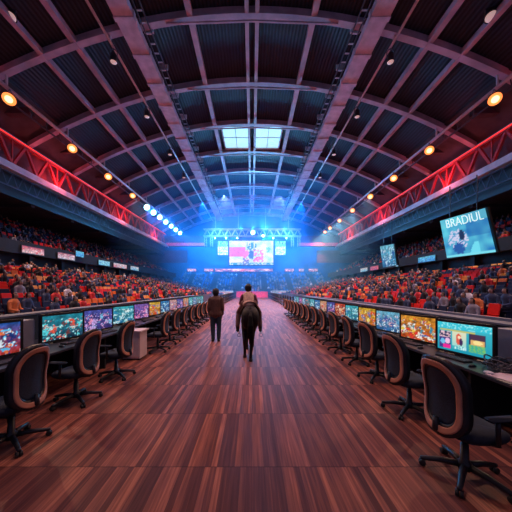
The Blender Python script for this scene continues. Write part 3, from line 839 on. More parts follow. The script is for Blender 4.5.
# odds and ends on the desks
def tower(x, y, z, label, dims=(.22, .42, .46), rz=0):
    t = empty('computer_tower', (x, y, z), rz); w, l, h = dims
    MB().b2(-w / 2, w / 2, -l / 2, l / 2, 0.015, h).build('case', M['towergrey'], t, bevel=.01)
    d = MB()
    for k in range(6): d.b2(-w * .35, w * .35, -l / 2 - .006, -l / 2 + .002, .06 + .03 * k, .072 + .03 * k)
    d.build('vent_grille', M['plastic'], t)
    MB().b2(-w * .35, w * .35, -l / 2 - .006, -l / 2 + .002, h - .1, h - .06).build('drive_bay', M['plastic'], t)
    for a in (-1, 1):
        for b in (-1, 1): MB().b2(a * w * .38 - .015, a * w * .38 + .015, b * l * .4 - .015, b * l * .4 + .015, 0, .016).build('foot', M['caster'], t)
    tag(t, label, 'computer')
tower(-3.78, 4.02, .73, 'grey computer tower on the left desk between the two nearest monitors')
tower(3.62, 3.42, .68, 'grey computer tower behind the nearest right monitor')
MB().b2(-.15, .15, -.19, .19, 0, .006).build('paper_pad', M['pad'], None, bevel=.002, loc=(2.96, 2.83, .68), rz=R(8))
tag(bpy.data.objects['paper_pad'], 'pinkish pad of paper lying on the near end of the right desk', 'paper')
o = MB().ell((0, 0, .012), (.03, .05, .02), None, 14, 8).build('mouse', M['mouse'], None, True, loc=(2.84, 3.0, .686), rz=R(30)); 
tag(o, 'small white mouse on the edge of the pinkish pad, right desk', 'mouse')
d = MB(); r2 = random.Random(3)
for k in range(7):
    pts = []; a0 = r2.uniform(0, 6); rr = r2.uniform(.08, .14); cx, cy = r2.uniform(-.04, .04), r2.uniform(-.06, .06); hz = r2.uniform(.02, .16)
    for j in range(25):
        a = a0 + j * 2 * PI / 22; pts.append((cx + rr * math.cos(a), cy + rr * 1.2 * math.sin(a), .012 + hz * (.5 + .5 * math.sin(a * 1.5 + k))))
    d.tube(pts, .009, 6)
tag(d.build('cable_coil', M['key'], None, True, loc=(3.12, 3.12, .68)), 'tangled coil of dark cable on the right desk beside the nearest monitor', 'cable')
# pale cabinet on the left
t = empty('pedestal_cabinet', (-2.9, 6.17, 0))
MB().b2(-.2, .22, -.2, .22, .03, .66).build('body', M['white'], t, bevel=.012)
MB().b2(-.24, .26, -.24, .26, .66, .70).build('top_panel', M['white'], t, bevel=.008)
MB().b2(-.17, .19, -.21, -.199, .36, .62).build('drawer', M['white'], t, bevel=.003)
MB().b2(-.17, .19, -.21, -.199, .07, .34).build('door', M['white'], t, bevel=.003)
MB().b2(-.18, .2, -.18, .2, 0, .03).build('plinth', M['deskpanel'], t)
tag(t, 'pale pinkish pedestal cabinet standing at the left desk between office chairs', 'cabinet')

# ================================================================== OFFICE CHAIR
def sq(a, n):  # superellipse unit point
    c, s = math.cos(a), math.sin(a)
    return (math.copysign(abs(c) ** (2 / n), c), math.copysign(abs(s) ** (2 / n), s))
def make_chair():
    t = empty('office_chair')
    MB().lathe([(.05, .07), (.055, .13), (.035, .15), (.03, .3), (.022, .3), (.022, .42)], 14).build('gas_column', M['chairblack'], t, True)
    for k in range(5):
        a = 2 * PI * k / 5 + .35; ca, sa = math.cos(a), math.sin(a)
        lg = MB().tube([(.03 * ca, .03 * sa, .105), (.17 * ca, .17 * sa, .098), (.31 * ca, .31 * sa, .072), (.335 * ca, .335 * sa, .068)], [.030, .026, .020, .016], 8).build('leg', M['chairblack'], t, True)
        d = MB()
        for off in (-.016, .016):
            T = Matrix.Translation((.32 * ca - off * sa, .32 * sa + off * ca, .029)) @ Matrix.Rotation(a, 4, 'Z') @ Matrix.Rotation(PI / 2, 4, 'X')
            d.lathe([(.010, -.011), (.027, -.011), (.029, -.006), (.029, .006), (.027, .011), (.010, .011)], 14, T)
        d.build('caster', M['caster'], lg, True)
    # seat
    d = MB(); vs = []; n = 36; prof = [(.0, .405), (.7, .405), (.93, .42), (1.0, .45), (.98, .485), (.88, .505), (.5, .50), (.0, .498)]
    for rr, z in prof:
        for j in range(n):
            x, y = sq(2 * PI * j / n, 3.2); vs.append((x * .25 * max(rr, .01), y * .245 * max(rr, .01) + .02, z - (.02 if (y > .8 and z > .45) else 0)))
    fs = []
    for i in range(len(prof) - 1):
        for j in range(n): fs.append((i * n + j, i * n + (j + 1) % n, (i + 1) * n + (j + 1) % n, (i + 1) * n + j))
    d.add(vs, fs); d.build('seat', M['chairfab'], t, True)
    MB().box((0, 0, .40), (.24, .28, .035)).build('seat_plate', M['chairblack'], t, bevel=.01)
    # backrest surfaces; local y of back
    H0, HH, WW = .755, .345, .228
    def pt(sx, sz, off):
        z = H0 + sz * HH; x = sx * WW * (1.0 - .06 * sz * sz - .11 * math.exp(-((sz + .15) / .32) ** 2) + (.02 if sz < 0 else -.05 * sz))
        y = -.245 + .055 * sx * sx - .05 * (sz + .1) ** 2 - (.02 * sz) + off
        return (x, y, z)
    n = 48
    def disc(s0, s1, off0, off1, nr=5, hole=False):
        d = MB(); vs = []; fs = []
        rings = [s0 + (s1 - s0) * i / nr for i in range(nr + 1)]
        for side, off in ((0, off0), (1, off1)):
            for i, rr in enumerate(rings):
                for j in range(n):
                    x, z = sq(2 * PI * j / n, 3.0); vs.append(pt(x * rr, z * rr, off))
        m_ = (nr + 1) * n
        for side in (0, 1):
            for i in range(nr):
                for j in range(n):
                    a = side * m_ + i * n + j; b = side * m_ + i * n + (j + 1) % n
                    fs.append((a, b, b + n, a + n))
        for j in range(n):
            a, b = nr * n + j, nr * n + (j + 1) % n; fs.append((a, b, b + m_, a + m_))
            if hole: a, b = j, (j + 1) % n; fs.append((a, b, b + m_, a + m_))
        return d.add(vs, fs)
    disc(.70, 1.0, -.018, .050, 4, True).build('back_frame', M['chairblack'], t, True)
    disc(.02, .74, -.008, .04, 6).build('back_mesh', M['mesh'], t, True)
    disc(.765, .915, -.034, -.016, 4, True).build('tan_trim_ring', M['tan'], t, True)
    MB().tube([(0, -.10, .40), (0, -.22, .41), (0, -.29, .46), (0, -.285, .56)], [.03, .03, .028, .022], 8).build('back_bracket', M['chairblack'], t, True)
    for s in (-1, 1):
        ar = MB().tube([(s * .20, .0, .42), (s * .285, .0, .45), (s * .29, -.01, .60), (s * .28, .0, .645)], .018, 8).build('armrest', M['chairblack'], t, True)
        MB().box((s * .28, .03, .66), (.075, .25, .03)).build('arm_pad', M['chairfab'], ar, True, bevel=.012)
    return t
chair = make_chair(); cu_ = False
RCH = [(1.93, 2.27, 84), (2.17, 3.45, 86), (2.36, 4.72, 80), (2.41, 5.75, 88), (2.41, 6.8, 82), (2.42, 7.8, 90), (2.42, 8.85, 84), (2.42, 9.9, 88), (2.42, 10.95, 84), (2.42, 12.0, 90), (2.42, 13.1, 86), (2.42, 14.2, 88), (2.42, 15.3, 86), (2.42, 16.5, 88)]
LCH = [(-2.62, 2.72, -88), (-2.66, 3.78, -84), (-2.62, 4.82, -86), (-2.58, 6.85, -90), (-2.58, 7.85, -84), (-2.58, 8.85, -90), (-2.58, 9.9, -86), (-2.58, 10.95, -88), (-2.58, 12.0, -84), (-2.58, 13.1, -88), (-2.58, 14.2, -86), (-2.58, 15.4, -90)]
for nm, lst in (('right', RCH), ('left', LCH)):
    for i, (x, y, a) in enumerate(lst):
        o = chair if not cu_ else copy_tree(chair); cu_ = True
        o.location = (x, y, 0); o.rotation_euler = (0, 0, -R(a))
        tag(o, 'black office chair with tan-trimmed back at the %s desk, %s' % (nm, ordn(i) + ' to the camera'), 'office chair', 'office chairs along the desks')

# ================================================================== SEATS AND CROWD
def seat_mb(simple=False):
    d = MB()
    d.box((0, .02, .40), (.46, .40, .06)); d.box((0, -.20, .66), (.46, .05, .44), Matrix.Rotation(R(10), 3, 'X'))
    if not simple: d.box((-.19, 0, .19), (.04, .3, .37)); d.box((.19, 0, .19), (.04, .3, .37))
    return d
SEAT_ME = {}
for k, m in SEATC.items(): q_ = seat_mb(); q_.v = [tuple(.84 * c for c in v) for v in q_.v]; SEAT_ME[k] = q_.mesh('stadium_seat', m, False, .012, 1)
seat_t = seat_mb(True); seat_t.v = [tuple(.84 * c for c in v) for v in seat_t.v]
# seated figure, faces +y, seat surface at .43
def fig_mb():
    d = MB()
    d.chain([(0, -.06, .50), (0, -.08, .70), (0, -.06, .92)], [.155, .15, .165])
    d.chain([(-.15, -.06, .93), (.15, -.06, .93)], [.085, .085]); d.chain([(0, -.05, .95), (0, -.03, 1.08)], [.06, .055])
    d.ell((0, -.01, 1.17), (.085, .10, .125)); d.ell((0, .09, 1.155), (.015, .025, .022))
    for s in (-1, 1):
        d.chain([(s * .09, -.05, .50), (s * .12, .36, .50), (s * .11, .38, .08)], [.095, .07, .045]); d.chain([(s * .11, .36, .045), (s * .12, .52, .035)], [.045, .035])
        d.chain([(s * .20, -.06, .92), (s * .25, -.02, .68), (s * .14, .22, .60)], [.065, .05, .038]); d.chain([(s * .14, .22, .60), (s * .10, .30, .60)], [.04, .03])
    return d
src = fuse('spectator', fig_mb(), M['skin'], None, .024, 3); fm = src.data; bpy.data.objects.remove(src); fm.transform(Matrix.Scale(.84, 4))
FIG = {}
def fig_index(c):
    c = c / .84
    if c.z > 1.06: return 3 if (c.y < .0 or c.z > 1.235) else 2
    if c.z < .075 and c.y > .3: return 3
    if c.y > .2 and c.z > .55: return 2
    if c.z > .56: return 0
    return 1
idx = [fig_index(p.center) for p in fm.polygons]
for k, m in TOPC.items():
    me = fm.copy(); me.name = 'spectator'; me.materials.clear()
    for q_ in (m, M['darktrousers'], M['skin'], M['hair']): me.materials.append(q_)
    me.polygons.foreach_set('material_index', idx); FIG[k] = me
fs_t = MB()   # light figure for the far crowd: slots 0 top,1 trousers,2 skin,3 hair
fs_t.tube([(0, -.07, .42), (0, -.08, .7), (0, -.06, .92), (0, -.05, 1.03)], [.16, .16, .21, .06], 6, 0)
fs_t.ell((0, -.02, 1.15), (.09, .10, .12), None, 6, 4, 2); fs_t.ell((0, -.05, 1.19), (.092, .10, .10), None, 6, 3, 3)
for s in (-1, 1): fs_t.tube([(s * .1, -.05, .5), (s * .11, .36, .5), (s * .11, .38, .0)], [.09, .07, .05], 4, 1); fs_t.tube([(s * .2, -.06, .9), (s * .22, .02, .66), (s * .12, .22, .6)], [.06, .05, .04], 4, 0)

fs_t.v = [tuple(.84 * c for c in v) for v in fs_t.v]
places = []     # (x,y,z,rz,where,row)
r3 = random.Random(11)
for s, nm in ((-1, 'left'), (1, 'right')):
    for i in range(16):
        x = 6.4 + .64 * i + .36; y = max(2.4, x * .93)
        k = 0
        while y < 50.5:
            k += 1
            if (y + .6) % 7.2 > .9: places.append((s * x, y, .35 + .155 * i, PI / 2 if s > 0 else -PI / 2, nm + ' lower', i))
            y += .47
    for i in range(10):
        x = 17.6 + .85 * i + .47; y = x * .93
        while y < 54:
            if (y + .6) % 7.2 > .9: places.append((s * x, y, 4.75 + .40 * i, PI / 2 if s > 0 else -PI / 2, nm + ' upper', i))
            y += .56
for i in range(11):
    y = 52.5 + .75 * i + .4; x = -16.6
    while x < 16.7:
        if (x + 20) % 5.6 > .8: places.append((x, y, .9 + .40 * i, PI, 'end', i))
        x += .56
def seat_colour(x, y, where, row):
    n = mnoise.noise(Vector((y * .22 + row * .10, row * .35, 3.3 if x > 0 else 8.1)))
    n2 = mnoise.noise(Vector((y * .5, row * .6 + 20, 1.7 if x > 0 else 6.2)))
    if 'upper' in where: return 'red' if n2 > .12 else ('grey' if n > 0 else 'navy')
    if where == 'end': return 'blue'
    n3 = mnoise.noise(Vector((y * 1.1, row * 1.3 + 7, 4.4 if x > 0 else 9.9)))
    if n3 < -.12: return 'navy'
    if abs(x) > .95 * y - 2 and y < 11: return 'red' if n2 > -.02 else 'navy'
    if n > -.11: return ('orange' if n2 < .05 else 'yellow') if row % 2 else ('navy' if n3 < .1 else 'red')
    if n < -.12 or n2 > .1: return 'red'
    return 'red' if n3 > .12 else ('orange' if row % 3 == 1 else ('grey' if n3 > 0 else 'navy'))
items = []
for (x, y, z, rz, where, row) in places:
    sc_ = seat_colour(x, y, where, row)
    p_occ = .30 if 'lower' in where else (.45 if 'upper' in where else .6)
    near = abs(x) < 12 and y < 14
    if near: p_occ = .36
    occ = r3.random() < p_occ
    tc_ = r3.choices(['black', 'navy', 'red', 'grey', 'white', 'orange'], [42, 30, 14, 6, 3, 5])[0]
    if where == 'end': tc_ = r3.choices(['black', 'navy', 'grey', 'white'], [8, 55, 33, 4])[0]
    items.append((x, y, z, rz, where, row, sc_, occ, tc_))
def inview(x, y, z):
    if y < 1: return False
    px = CX + F * x / y; py = HY - F * (z + .7 - EYE) / y
    hid = 22 * 0 + (HY + 250 * .5 / 3.9 * 0)
    # the desk partitions hide what lies under their top edge
    lim = HY + (.50 * F / 4.0) * (abs(px - CX) / F) / 1.0
    return 2 < px < 510 and py < lim + 3
cand = sorted((i for i in range(len(items)) if inview(*items[i][:3])), key=lambda i: Vector(items[i][:3]).length)
seat_ind = set(cand[:300]); per_ind = set([i for i in cand if items[i][7]][:300])
CN = {'blue': 'blue', 'red': 'red', 'orange': 'orange', 'yellow': 'yellow', 'navy': 'navy', 'grey': 'slate grey'}
SM = MB(); PM = MB()
SMK = list(SEATC); PMK = list(TOPC)
def append(dst, tpl, x, y, z, rz, mi):
    c, s = math.cos(rz), math.sin(rz); o = len(dst.v)
    dst.v += [(x + c * a - s * b, y + s * a + c * b, z + h) for a, b, h in tpl.v]
    dst.f += [tuple(i + o for i in f) for f in tpl.f]; dst.m += [mi(k) for k in tpl.m]
for i, (x, y, z, rz, where, row, sc_, occ, tc_) in enumerate(items):
    if i in seat_ind:
        o = link('stadium_seat', SEAT_ME[sc_], None, (x, y, z), rz)
        occw = 'occupied' if occ else 'empty'
        tag(o, '%s %s stadium seat in the near rows of the %s stand' % (occw, CN[sc_], where), 'stadium seat', '%s %s seats in the near %s stand' % (occw, CN[sc_], where))
    else: append(SM, seat_t, x, y, z, rz, lambda k, q=SMK.index(sc_): q)
    if occ:
        if i in per_ind:
            o = link('spectator', FIG[tc_], None, (x, y, z), rz + r3.uniform(-.2, .2))
            tag(o, 'person in a %s top seated in the near rows of the %s stand' % (tc_, where), 'person', 'spectators in %s tops in the near %s stand' % (tc_, where))
        else: append(PM, fs_t, x, y, z, rz, lambda k, q=PMK.index(tc_): q if k == 0 else 5 + k)
tag(SM.build('stadium_seating', list(SEATC.values())), 'rows of farther red, orange and navy stadium seats filling the stands', 'stadium seats', None, 'stuff')
tag(PM.build('seated_crowd', list(TOPC.values()) + [M['darktrousers'], M['skin'], M['hair']], None, True), 'distant crowd seated in the far rows of all the stands', 'crowd', None, 'stuff')

# ================================================================== PEOPLE AND HORSE
def hand(d, wrist, fwd, side, palm_n, sc=1.0, curl=.6):
    """palm and five bent fingers; fwd = direction of fingers, side = thumb side"""
    w = Vector(wrist); f = Vector(fwd).normalized(); t = Vector(side); t = (t - f * t.dot(f)).normalized(); pn = f.cross(t).normalized()
    if pn.dot(Vector(palm_n)) < 0: pn = -pn
    for k in range(4):
        o = (1.5 - k) * .019 * sc
        a = w + t * o * .7; b = w + f * .085 * sc + t * o
        d.cap(a, b, .014 * sc, .0125 * sc, 8)
        ln = (.038, .042, .040, .031)[k] * sc; ang = 0; p = b
        for j in range(3):
            ang += curl * (.5 if j == 0 else .8)
            q_ = p + (f * math.cos(ang) + pn * math.sin(ang)) * ln * (1, .75, .6)[j]
            d.cap(p, q_, .0095 * sc, .0085 * sc, 8); p = q_
    a = w + f * .02 * sc + t * .025 * sc; b = a + (t * .7 + f * .6 + pn * .3).normalized() * .04 * sc; c_ = b + (f * .9 + pn * .4 + t * .1).normalized() * .032 * sc
    d.cap(a, b, .014 * sc, .011 * sc, 8); d.cap(b, c_, .0105 * sc, .009 * sc, 8)
def head(d, c, s=1.0):          # faces +y
    c = Vector(c)
    d.ell(c + Vector((0, -.005, .02)) * s, (.075 * s, .095 * s, .098 * s), None, 16, 12)
    d.ell(c + Vector((0, .028, -.055)) * s, (.056 * s, .062 * s, .06 * s), None, 14, 10)
    d.chain([c + Vector((0, .088, .015)) * s, c + Vector((0, .108, -.025)) * s], [.009 * s, .014 * s], 8)
    d.ell(c + Vector((0, .085, -.062)) * s, (.024 * s, .010 * s, .008 * s), None, 10, 6)
    for q_ in (-1, 1):
        d.ell(c + Vector((q_ * .077, -.005, -.01)) * s, (.012 * s, .024 * s, .034 * s), None, 10, 6)
        d.ell(c + Vector((q_ * .032, .078, .022)) * s, (.02 * s, .012 * s, .010 * s), None, 10, 6)
def eyes(parent, c, s=1.0):
    for q_ in (-1, 1):
        MB().ell(Vector(c) + Vector((q_ * .031, .086, .008)) * s, (.012 * s, .008 * s, .008 * s), None, 10, 6).build('eye', M['hair'], parent, True)

# ---- standing person seen from behind
t = empty('person', (-1.18, 8.17, 0), R(4))
HD = (0, .03, 1.585)
d = MB(); head(d, HD)
d.chain([(0, -.01, 1.38), (0, .01, 1.50)], [.058, .054])
d.chain([(0, .0, .92), (0, -.02, 1.12), (0, -.01, 1.32)], [.145, .135, .15]); d.chain([(-.14, -.01, 1.37), (.14, -.01, 1.37)], [.065, .065])
for s in (-1, 1):
    d.chain([(s * .085, 0, .88), (s * .10, .015, .48), (s * .085 + .005, -.005, .09)], [.09, .058, .038]); d.chain([(s * .088, -.02, .05), (s * .105, .13, .035)], [.04, .032])
    d.chain([(s * .165, -.01, 1.37), (s * .205, -.02, 1.10), (s * .20, .05, .86)], [.06, .045, .032])
    hand(d, (s * .20, .055, .845), (-.05 * s, .12, -1), (0, 1, .1), (-s, 0, 0), 1.0, .45)
body = fuse('body', d, M['skin'], t, .0085, 3); eyes(body, HD)
d = MB()
d.chain([(0, .0, .90), (0, -.015, 1.12), (0, -.01, 1.33)], [.172, .160, .172]); d.chain([(-.14, -.01, 1.36), (.14, -.01, 1.36)], [.085, .085])
d.chain([(0, -.01, 1.42), (0, .0, 1.46)], [.085, .07])
d.chain([(-.06, 0, .90), (.06, 0, .90)], [.155, .155])
for s in (-1, 1): d.chain([(s * .17, -.01, 1.36), (s * .215, -.02, 1.10), (s * .21, .045, .885)], [.080, .066, .050])
fuse('jacket', d, M['brownjacket'], t, .013, 4)
d = MB()
for s in (-1, 1): d.chain([(s * .082, 0, .86), (s * .10, .012, .48), (s * .088, -.003, .085)], [.115, .080, .062])
d.chain([(-.06, 0, .86), (.06, 0, .86)], [.13, .13]); fuse('trousers', d, M['jeans'], t, .012, 4)
for s in (-1, 1):
    d = MB(); d.chain([(s * .088, -.03, .05), (s * .095, .05, .048), (s * .108, .15, .036)], [.05, .046, .036]); d.b2(s * .098 - .042, s * .098 + .042, -.07, .17, 0.0, .03)
    fuse('shoe', d, M['shoe'], t, .008, 2)
d = MB(); d.ell((0, .0, 1.622), (.108, .122, .108), None, 16, 12); d.ell((0, -.035, 1.575), (.108, .092, .09), None, 16, 12); d.ell((0, -.05, 1.50), (.078, .055, .05), None, 12, 8)
d.ell((-.055, -.01, 1.67), (.05, .07, .04)); d.ell((.05, .0, 1.672), (.05, .07, .04))
fuse('hair', d, M['hair'], t, .012, 2)
tag(t, 'person in brown jacket and dark jeans standing on the aisle, back turned', 'person')

# ---- horse, walking away (+y), dark coat
HX, HYY = -.05, 6.55
t = empty('horse', (HX, HYY, 0), R(1))
d = MB()
spine = [(0, -.50, 1.02), (0, -.28, 1.03), (0, .02, .99), (0, .32, .98), (0, .56, 1.0)]
for p, r_ in zip(spine, [(.225, .24, .25), (.26, .27, .265), (.265, .30, .265), (.255, .28, .275), (.215, .24, .27)]): d.ell(p, r_, None, 18, 12)
d.ell((0, -.56, 1.04), (.17, .17, .20)); d.ell((-.11, -.48, .98), (.15, .22, .25)); d.ell((.11, -.48, .98), (.15, .22, .25))
d.chain([(0, .60, 1.10), (0, .85, 1.28), (0, 1.02, 1.44)], [.19, .135, .105])          # neck
d.chain([(0, 1.02, 1.46), (0, 1.16, 1.38), (0, 1.34, 1.20)], [.105, .095, .06]); d.ell((0, 1.36, 1.17), (.062, .07, .06))
for s in (-1, 1):
    d.cap((s * .06, .99, 1.53), (s * .07, 1.0, 1.64), .032, .008, 8); d.ell((s * .075, 1.14, 1.42), (.02, .03, .025))
# hind legs: left reaching forward, right back and carrying weight
d.chain([(-.12, -.44, .92), (-.15, -.28, .68), (-.16, -.46, .45), (-.155, -.38, .22), (-.155, -.34, .10)], [.15, .10, .058, .042, .042])
d.chain([(.09, -.48, .92), (.05, -.40, .66), (.035, -.66, .43), (.015, -.68, .20), (.01, -.66, .09)], [.15, .10, .060, .042, .044])
# front legs
d.chain([(-.12, .52, .85), (-.11, .46, .62), (-.09, .50, .38), (-.09, .47, .20), (-.09, .50, .09)], [.11, .07, .05, .038, .04])
d.chain([(.12, .52, .85), (.10, .62, .64), (.09, .74, .40), (.09, .74, .20), (.09, .78, .09)], [.11, .07, .05, .038, .04])
fuse('body', d, M['horse'], t, .016, 4)
for (x, y, r_) in ((-.155, -.32, .05), (.01, -.645, .05), (-.09, .52, .048), (.09, .80, .048)):
    MB().lathe([(r_ * 1.1, 0), (r_ * 1.12, .015), (r_ * .85, .075), (r_ * .7, .09)], 14, Matrix.Translation((x, y, 0)) @ Matrix.Diagonal((1, 1.15, 1, 1))).build('hoof', M['hoof'], t, True)
d = MB(); r4 = random.Random(2)
d.chain([(0, -.70, 1.12), (0, -.80, 1.05), (.0, -.83, .85), (.01, -.80, .62), (.02, -.78, .42)], [.04, .055, .085, .075, .03])
for k in range(14):
    a = r4.uniform(-.07, .07); b = r4.uniform(-.03, .03); d.chain([(a * .4, -.79 + b, 1.02), (a, -.83 + b, .75), (a * 1.3, -.79 + b, r4.uniform(.36, .5))], [.02, .022, .006], 6)
fuse('tail', d, M['mane'], t, .011, 2)
d = MB()
for k in range(14):
    u = k / 13; y = .62 + .42 * u; z = 1.28 + .30 * u
    d.chain([(.0, y - .02, z), (-.06, y - .06, z - .03), (-.115, y - .05, z - .17)], [.03, .028, .010], 6)
fuse('mane', d, M['mane'], t, .012, 2)
t.scale = (.86, 1, 1)
tag(t, 'dark horse seen from behind walking away along the aisle', 'horse')
for q_ in (-1, 1): MB().ell((q_ * .088, 1.15, 1.425), (.012, .018, .016), None, 10, 6).build('eye', M['shoe'], t, True)
# saddle, bridle
t2 = empty('saddle', (HX, HYY, 0), R(1))
d = MB(); n = 13; vs = []; fs = []
for i, y in enumerate((-.26, -.18, -.06, .08, .2, .27)):
    lift = (.07, .045, .02, .015, .04, .08)[i]
    for off in (.0, .03):
        for j in range(n):
            a = PI * (-.02 + 1.04 * j / (n - 1)); r_ = 1.10 + off
            vs.append((.285 * r_ * math.cos(a), y, 1.0 + .285 * r_ * math.sin(a) + (lift if .3 < j / (n - 1) < .7 else 0)))
for i in range(5):
    for j in range(n - 1):
        a = i * 2 * n + j; b = a + 2 * n
        fs += [(a, a + 1, b + 1, b), (a + n, b + n, b + n + 1, a + n + 1)]
for j in range(n - 1): fs += [(j, j + n, j + n + 1, j + 1), (10 * n + j, 10 * n + j + 1, 11 * n + j + 1, 11 * n + j)]
for i in range(5):
    a = i * 2 * n; b = a + 2 * n; fs += [(a, b, b + n, a + n), (a + n - 1, a + 2 * n - 1, b + 2 * n - 1, b + n - 1)]
d.add(vs, fs); d.build('saddle_seat', M['tack'], t2, True)
for s in (-1, 1):
    MB().bar((s * .325, .06, .98), (s * .335, .07, .52), .03, .012).build('stirrup_leather', M['tack'], t2)
    MB().tube([(s * .335 - .05, .07, .45), (s * .335 - .05, .07, .50), (s * .335, .07, .55), (s * .335 + .05, .07, .50), (s * .335 + .05, .07, .45), (s * .335 - .05, .07, .45)], .008, 6).build('stirrup_iron', M['lattice'], t2, True)
t2.scale = (.86, 1, 1)
tag(t2, 'brown leather saddle on the back of the dark horse', 'saddle')
t3 = empty('bridle', (HX, HYY, 0), R(1))
MB().tube([(-.10, 1.10, 1.36), (-.09, 1.05, 1.50), (0, 1.04, 1.575), (.09, 1.05, 1.50), (.10, 1.10, 1.36)], .010, 6).build('headstall', M['tack'], t3, True)
MB().tube([(.075 * math.cos(a), 1.29 + .06 * math.sin(a) * .6, 1.26 + .07 * math.sin(a)) for a in [2 * PI * k / 16 for k in range(17)]], .009, 6).build('noseband', M['tack'], t3, True)
for s in (-1, 1): MB().tube([(s * .08, 1.30, 1.22), (s * .17, .85, 1.32), (s * .15, .55, 1.36), (s * .11, .335, 1.345)], .008, 6).build('rein', M['tack'], t3, True)
t3.scale = (.86, 1, 1)
tag(t3, 'brown leather bridle with reins on the dark horse', 'bridle')

# ---- rider
RS = .93
t = empty('person', (HX - .03, HYY, 0), R(1))
HD = (-.02, .08, 1.715)
d = MB(); head(d, HD, 1.0)
d.chain([(-.02, .04, 1.52), (-.035, .06, 1.64)], [.052, .05])
d.chain([(0, -.06, 1.34), (-.01, -.02, 1.42), (-.02, .02, 1.50)], [.14, .13, .13]); d.chain([(-.125, .03, 1.51), (.105, .03, 1.51)], [.058, .058])
for s in (-1, 1):
    d.chain([(s * .09, -.03, 1.33), (s * .270, .22, 1.06), (s * .300, .06, .68)], [.09, .062, .040])
    d.chain([(s * .300, .05, .62), (s * .31, .20, .59)], [.038, .03])
    d.chain([(s * .138 - .01, .03, 1.50), (s * .19 - .01, .06, 1.33), (s * .10, .28, 1.35)], [.055, .042, .03])
    hand(d, (s * .10, .285, 1.35), (-.12 * s, 1, 0), (0, 0, 1), (-s, 0, -.2), .9, 1.0)
body = fuse('body', d, M['skin'], t, .0085, 3); eyes(body, HD, 1.0)
d = MB()
d.chain([(0, -.07, 1.33), (-.005, -.04, 1.42), (-.02, .02, 1.51)], [.150, .142, .135]); d.chain([(-.115, .03, 1.51), (.095, .03, 1.51)], [.076, .076]); d.chain([(-.02, .04, 1.56), (-.03, .05, 1.60)], [.075, .064])
d.ell((0, -.13, 1.31), (.175, .13, .10))
fuse('jacket', d, M['beige'], t, .013, 4)
for s in (-1, 1):
    d = MB(); d.chain([(s * .142 - .01, .03, 1.50), (s * .20 - .01, .055, 1.33), (s * .11, .26, 1.35)], [.070, .058, .042])
    tag(fuse('sleeve', d, M['maroon'], t, .012, 3), 'maroon sleeve')
d = MB()
for s in (-1, 1): d.chain([(s * .09, -.03, 1.32), (s * .270, .22, 1.06), (s * .300, .06, .74)], [.112, .080, .056])
d.chain([(-.09, -.05, 1.31), (.09, -.05, 1.31)], [.13, .13]); fuse('trousers', d, M['brownpants'], t, .012, 3)
for s in (-1, 1):
    d = MB(); d.chain([(s * .290, .10, .82), (s * .300, .06, .66)], [.060, .050]); d.chain([(s * .300, .03, .62), (s * .305, .11, .60), (s * .312, .21, .585)], [.046, .044, .034])
    fuse('boot', d, M['shoe'], t, .009, 2)
c0 = Vector(HD)
d = MB(); d.ell(c0 + Vector((0, -.02, .03)), (.098, .112, .102), None, 16, 12); d.ell(c0 + Vector((0, -.05, -.02)), (.088, .07, .075), None, 16, 12); d.ell(c0 + Vector((0, -.075, -.06)), (.04, .04, .04))
fuse('hair', d, M['hair'], t, .011, 2)
tag(t, 'person with black hair in beige jacket riding the dark horse', 'person')

# ================================================================== LIGHT, HAZE
w = bpy.data.worlds.new('world'); scene.world = w; w.use_nodes = True
w.node_tree.nodes['Background'].inputs[0].default_value = (.245, .22, .43, 1); w.node_tree.nodes['Background'].inputs[1].default_value = .40
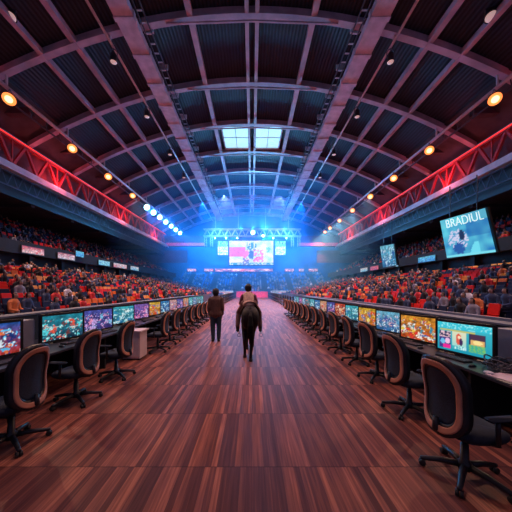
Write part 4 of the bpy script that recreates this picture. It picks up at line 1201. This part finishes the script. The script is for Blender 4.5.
# lamps of the far truss, followed by added spots without fixtures
for x, tx in ((-8, -5), (-5.6, -2), (2.4, 3), (4.6, 0), (7.4, 6)):
    spot((x, 53.6, 13.0), (tx * 1.5, 38, 9), (.04, .32, 1), 8000, 80)
spot((.2, 53.4, 14.1), (-1, 28, 18), (.12, .50, 1), 12000, 34, .5)
spot((2.4, 53.4, 14.1), (3, 34, 16), (.15, .55, 1), 8000, 40, .5)
for x in (-11.5, -4, 4, 11.5): spot((x, 56.3, 14.2), (x * 1.15, 60.5, 4), (.015, .25, 1), 13000, 130)  # added blue wash for the end wall, no fixtures
for x in (-7, -2.5, 2.5, 7): spot((x, 53.9, 14.6), (x * 1.2, 26, 19), (.03, .32, 1), 6500, 80, .9)  # added uplights that tint the far roof blue, no fixtures
for x in (-8, 8): spot((x * .35, 2.5, 16.5), (0, 10, 0), (1, .60, .58), 2100, 75, .8)  # added frontal spots near the camera, out of view
for x in (-4, 4): spot((x, 10.5, 18.6), (x * .2, 14, 0), (1, .58, .60), 2300, 80, .8)  # added unseen roof spots brightening the aisle
for s in (-1, 1): spot((s * 5, 44, 18.3), (s * 1.5, 36, 0), (1, .45, .62), 9000, 70); spot((s * 6.5, 46.5, 18.4), (s * 5.5, 55, 14.2), (.35, .7, 1), 4500, 55); spot((s * 9, 45, 17.4), (s * 7, 57, 3), (.02, .27, 1), 26000, 75)  # added washes for floor, rigging truss and end stand, no fixtures
spot((0, 43, 18.6), (0, 50.2, .6), (1, .25, .40), 34000, 22)  # added pink spot to brighten the stage block, no fixture
# added red points that brighten the red truss, no lamps there
for s in (-1, 1):
    for y in (12, 24, 36, 48): point((s * 18.25, y, 12.0), (1, .10, .13), 170, .3)

hz = MB().b2(-19.3, 19.3, 33, 61.3, .02, 18.6).build('stage_haze', None)
m = bpy.data.materials.new('blue_stage_haze'); m.use_nodes = True; nt = m.node_tree
for n_ in list(nt.nodes): nt.nodes.remove(n_)
out = nt.nodes.new('ShaderNodeOutputMaterial'); vs_ = nt.nodes.new('ShaderNodeVolumeScatter')
vs_.inputs['Color'].default_value = (.10, .42, 1, 1); vs_.inputs['Density'].default_value = .027; vs_.inputs['Anisotropy'].default_value = .3
nt.links.new(vs_.outputs[0], out.inputs['Volume'])
hz.data.materials.clear(); hz.data.materials.append(m)
tag(hz, 'blue light haze filling the far end of the hall before the video wall', 'haze', None, 'stuff')

vs = scene.view_settings
vs.view_transform = 'Standard'; vs.look = 'None'; vs.exposure = 0; vs.gamma = 1; vs.use_curve_mapping = False
scene.display_settings.display_device = 'sRGB'
scene.cycles.use_denoising = True
scene.cycles.max_bounces = 6
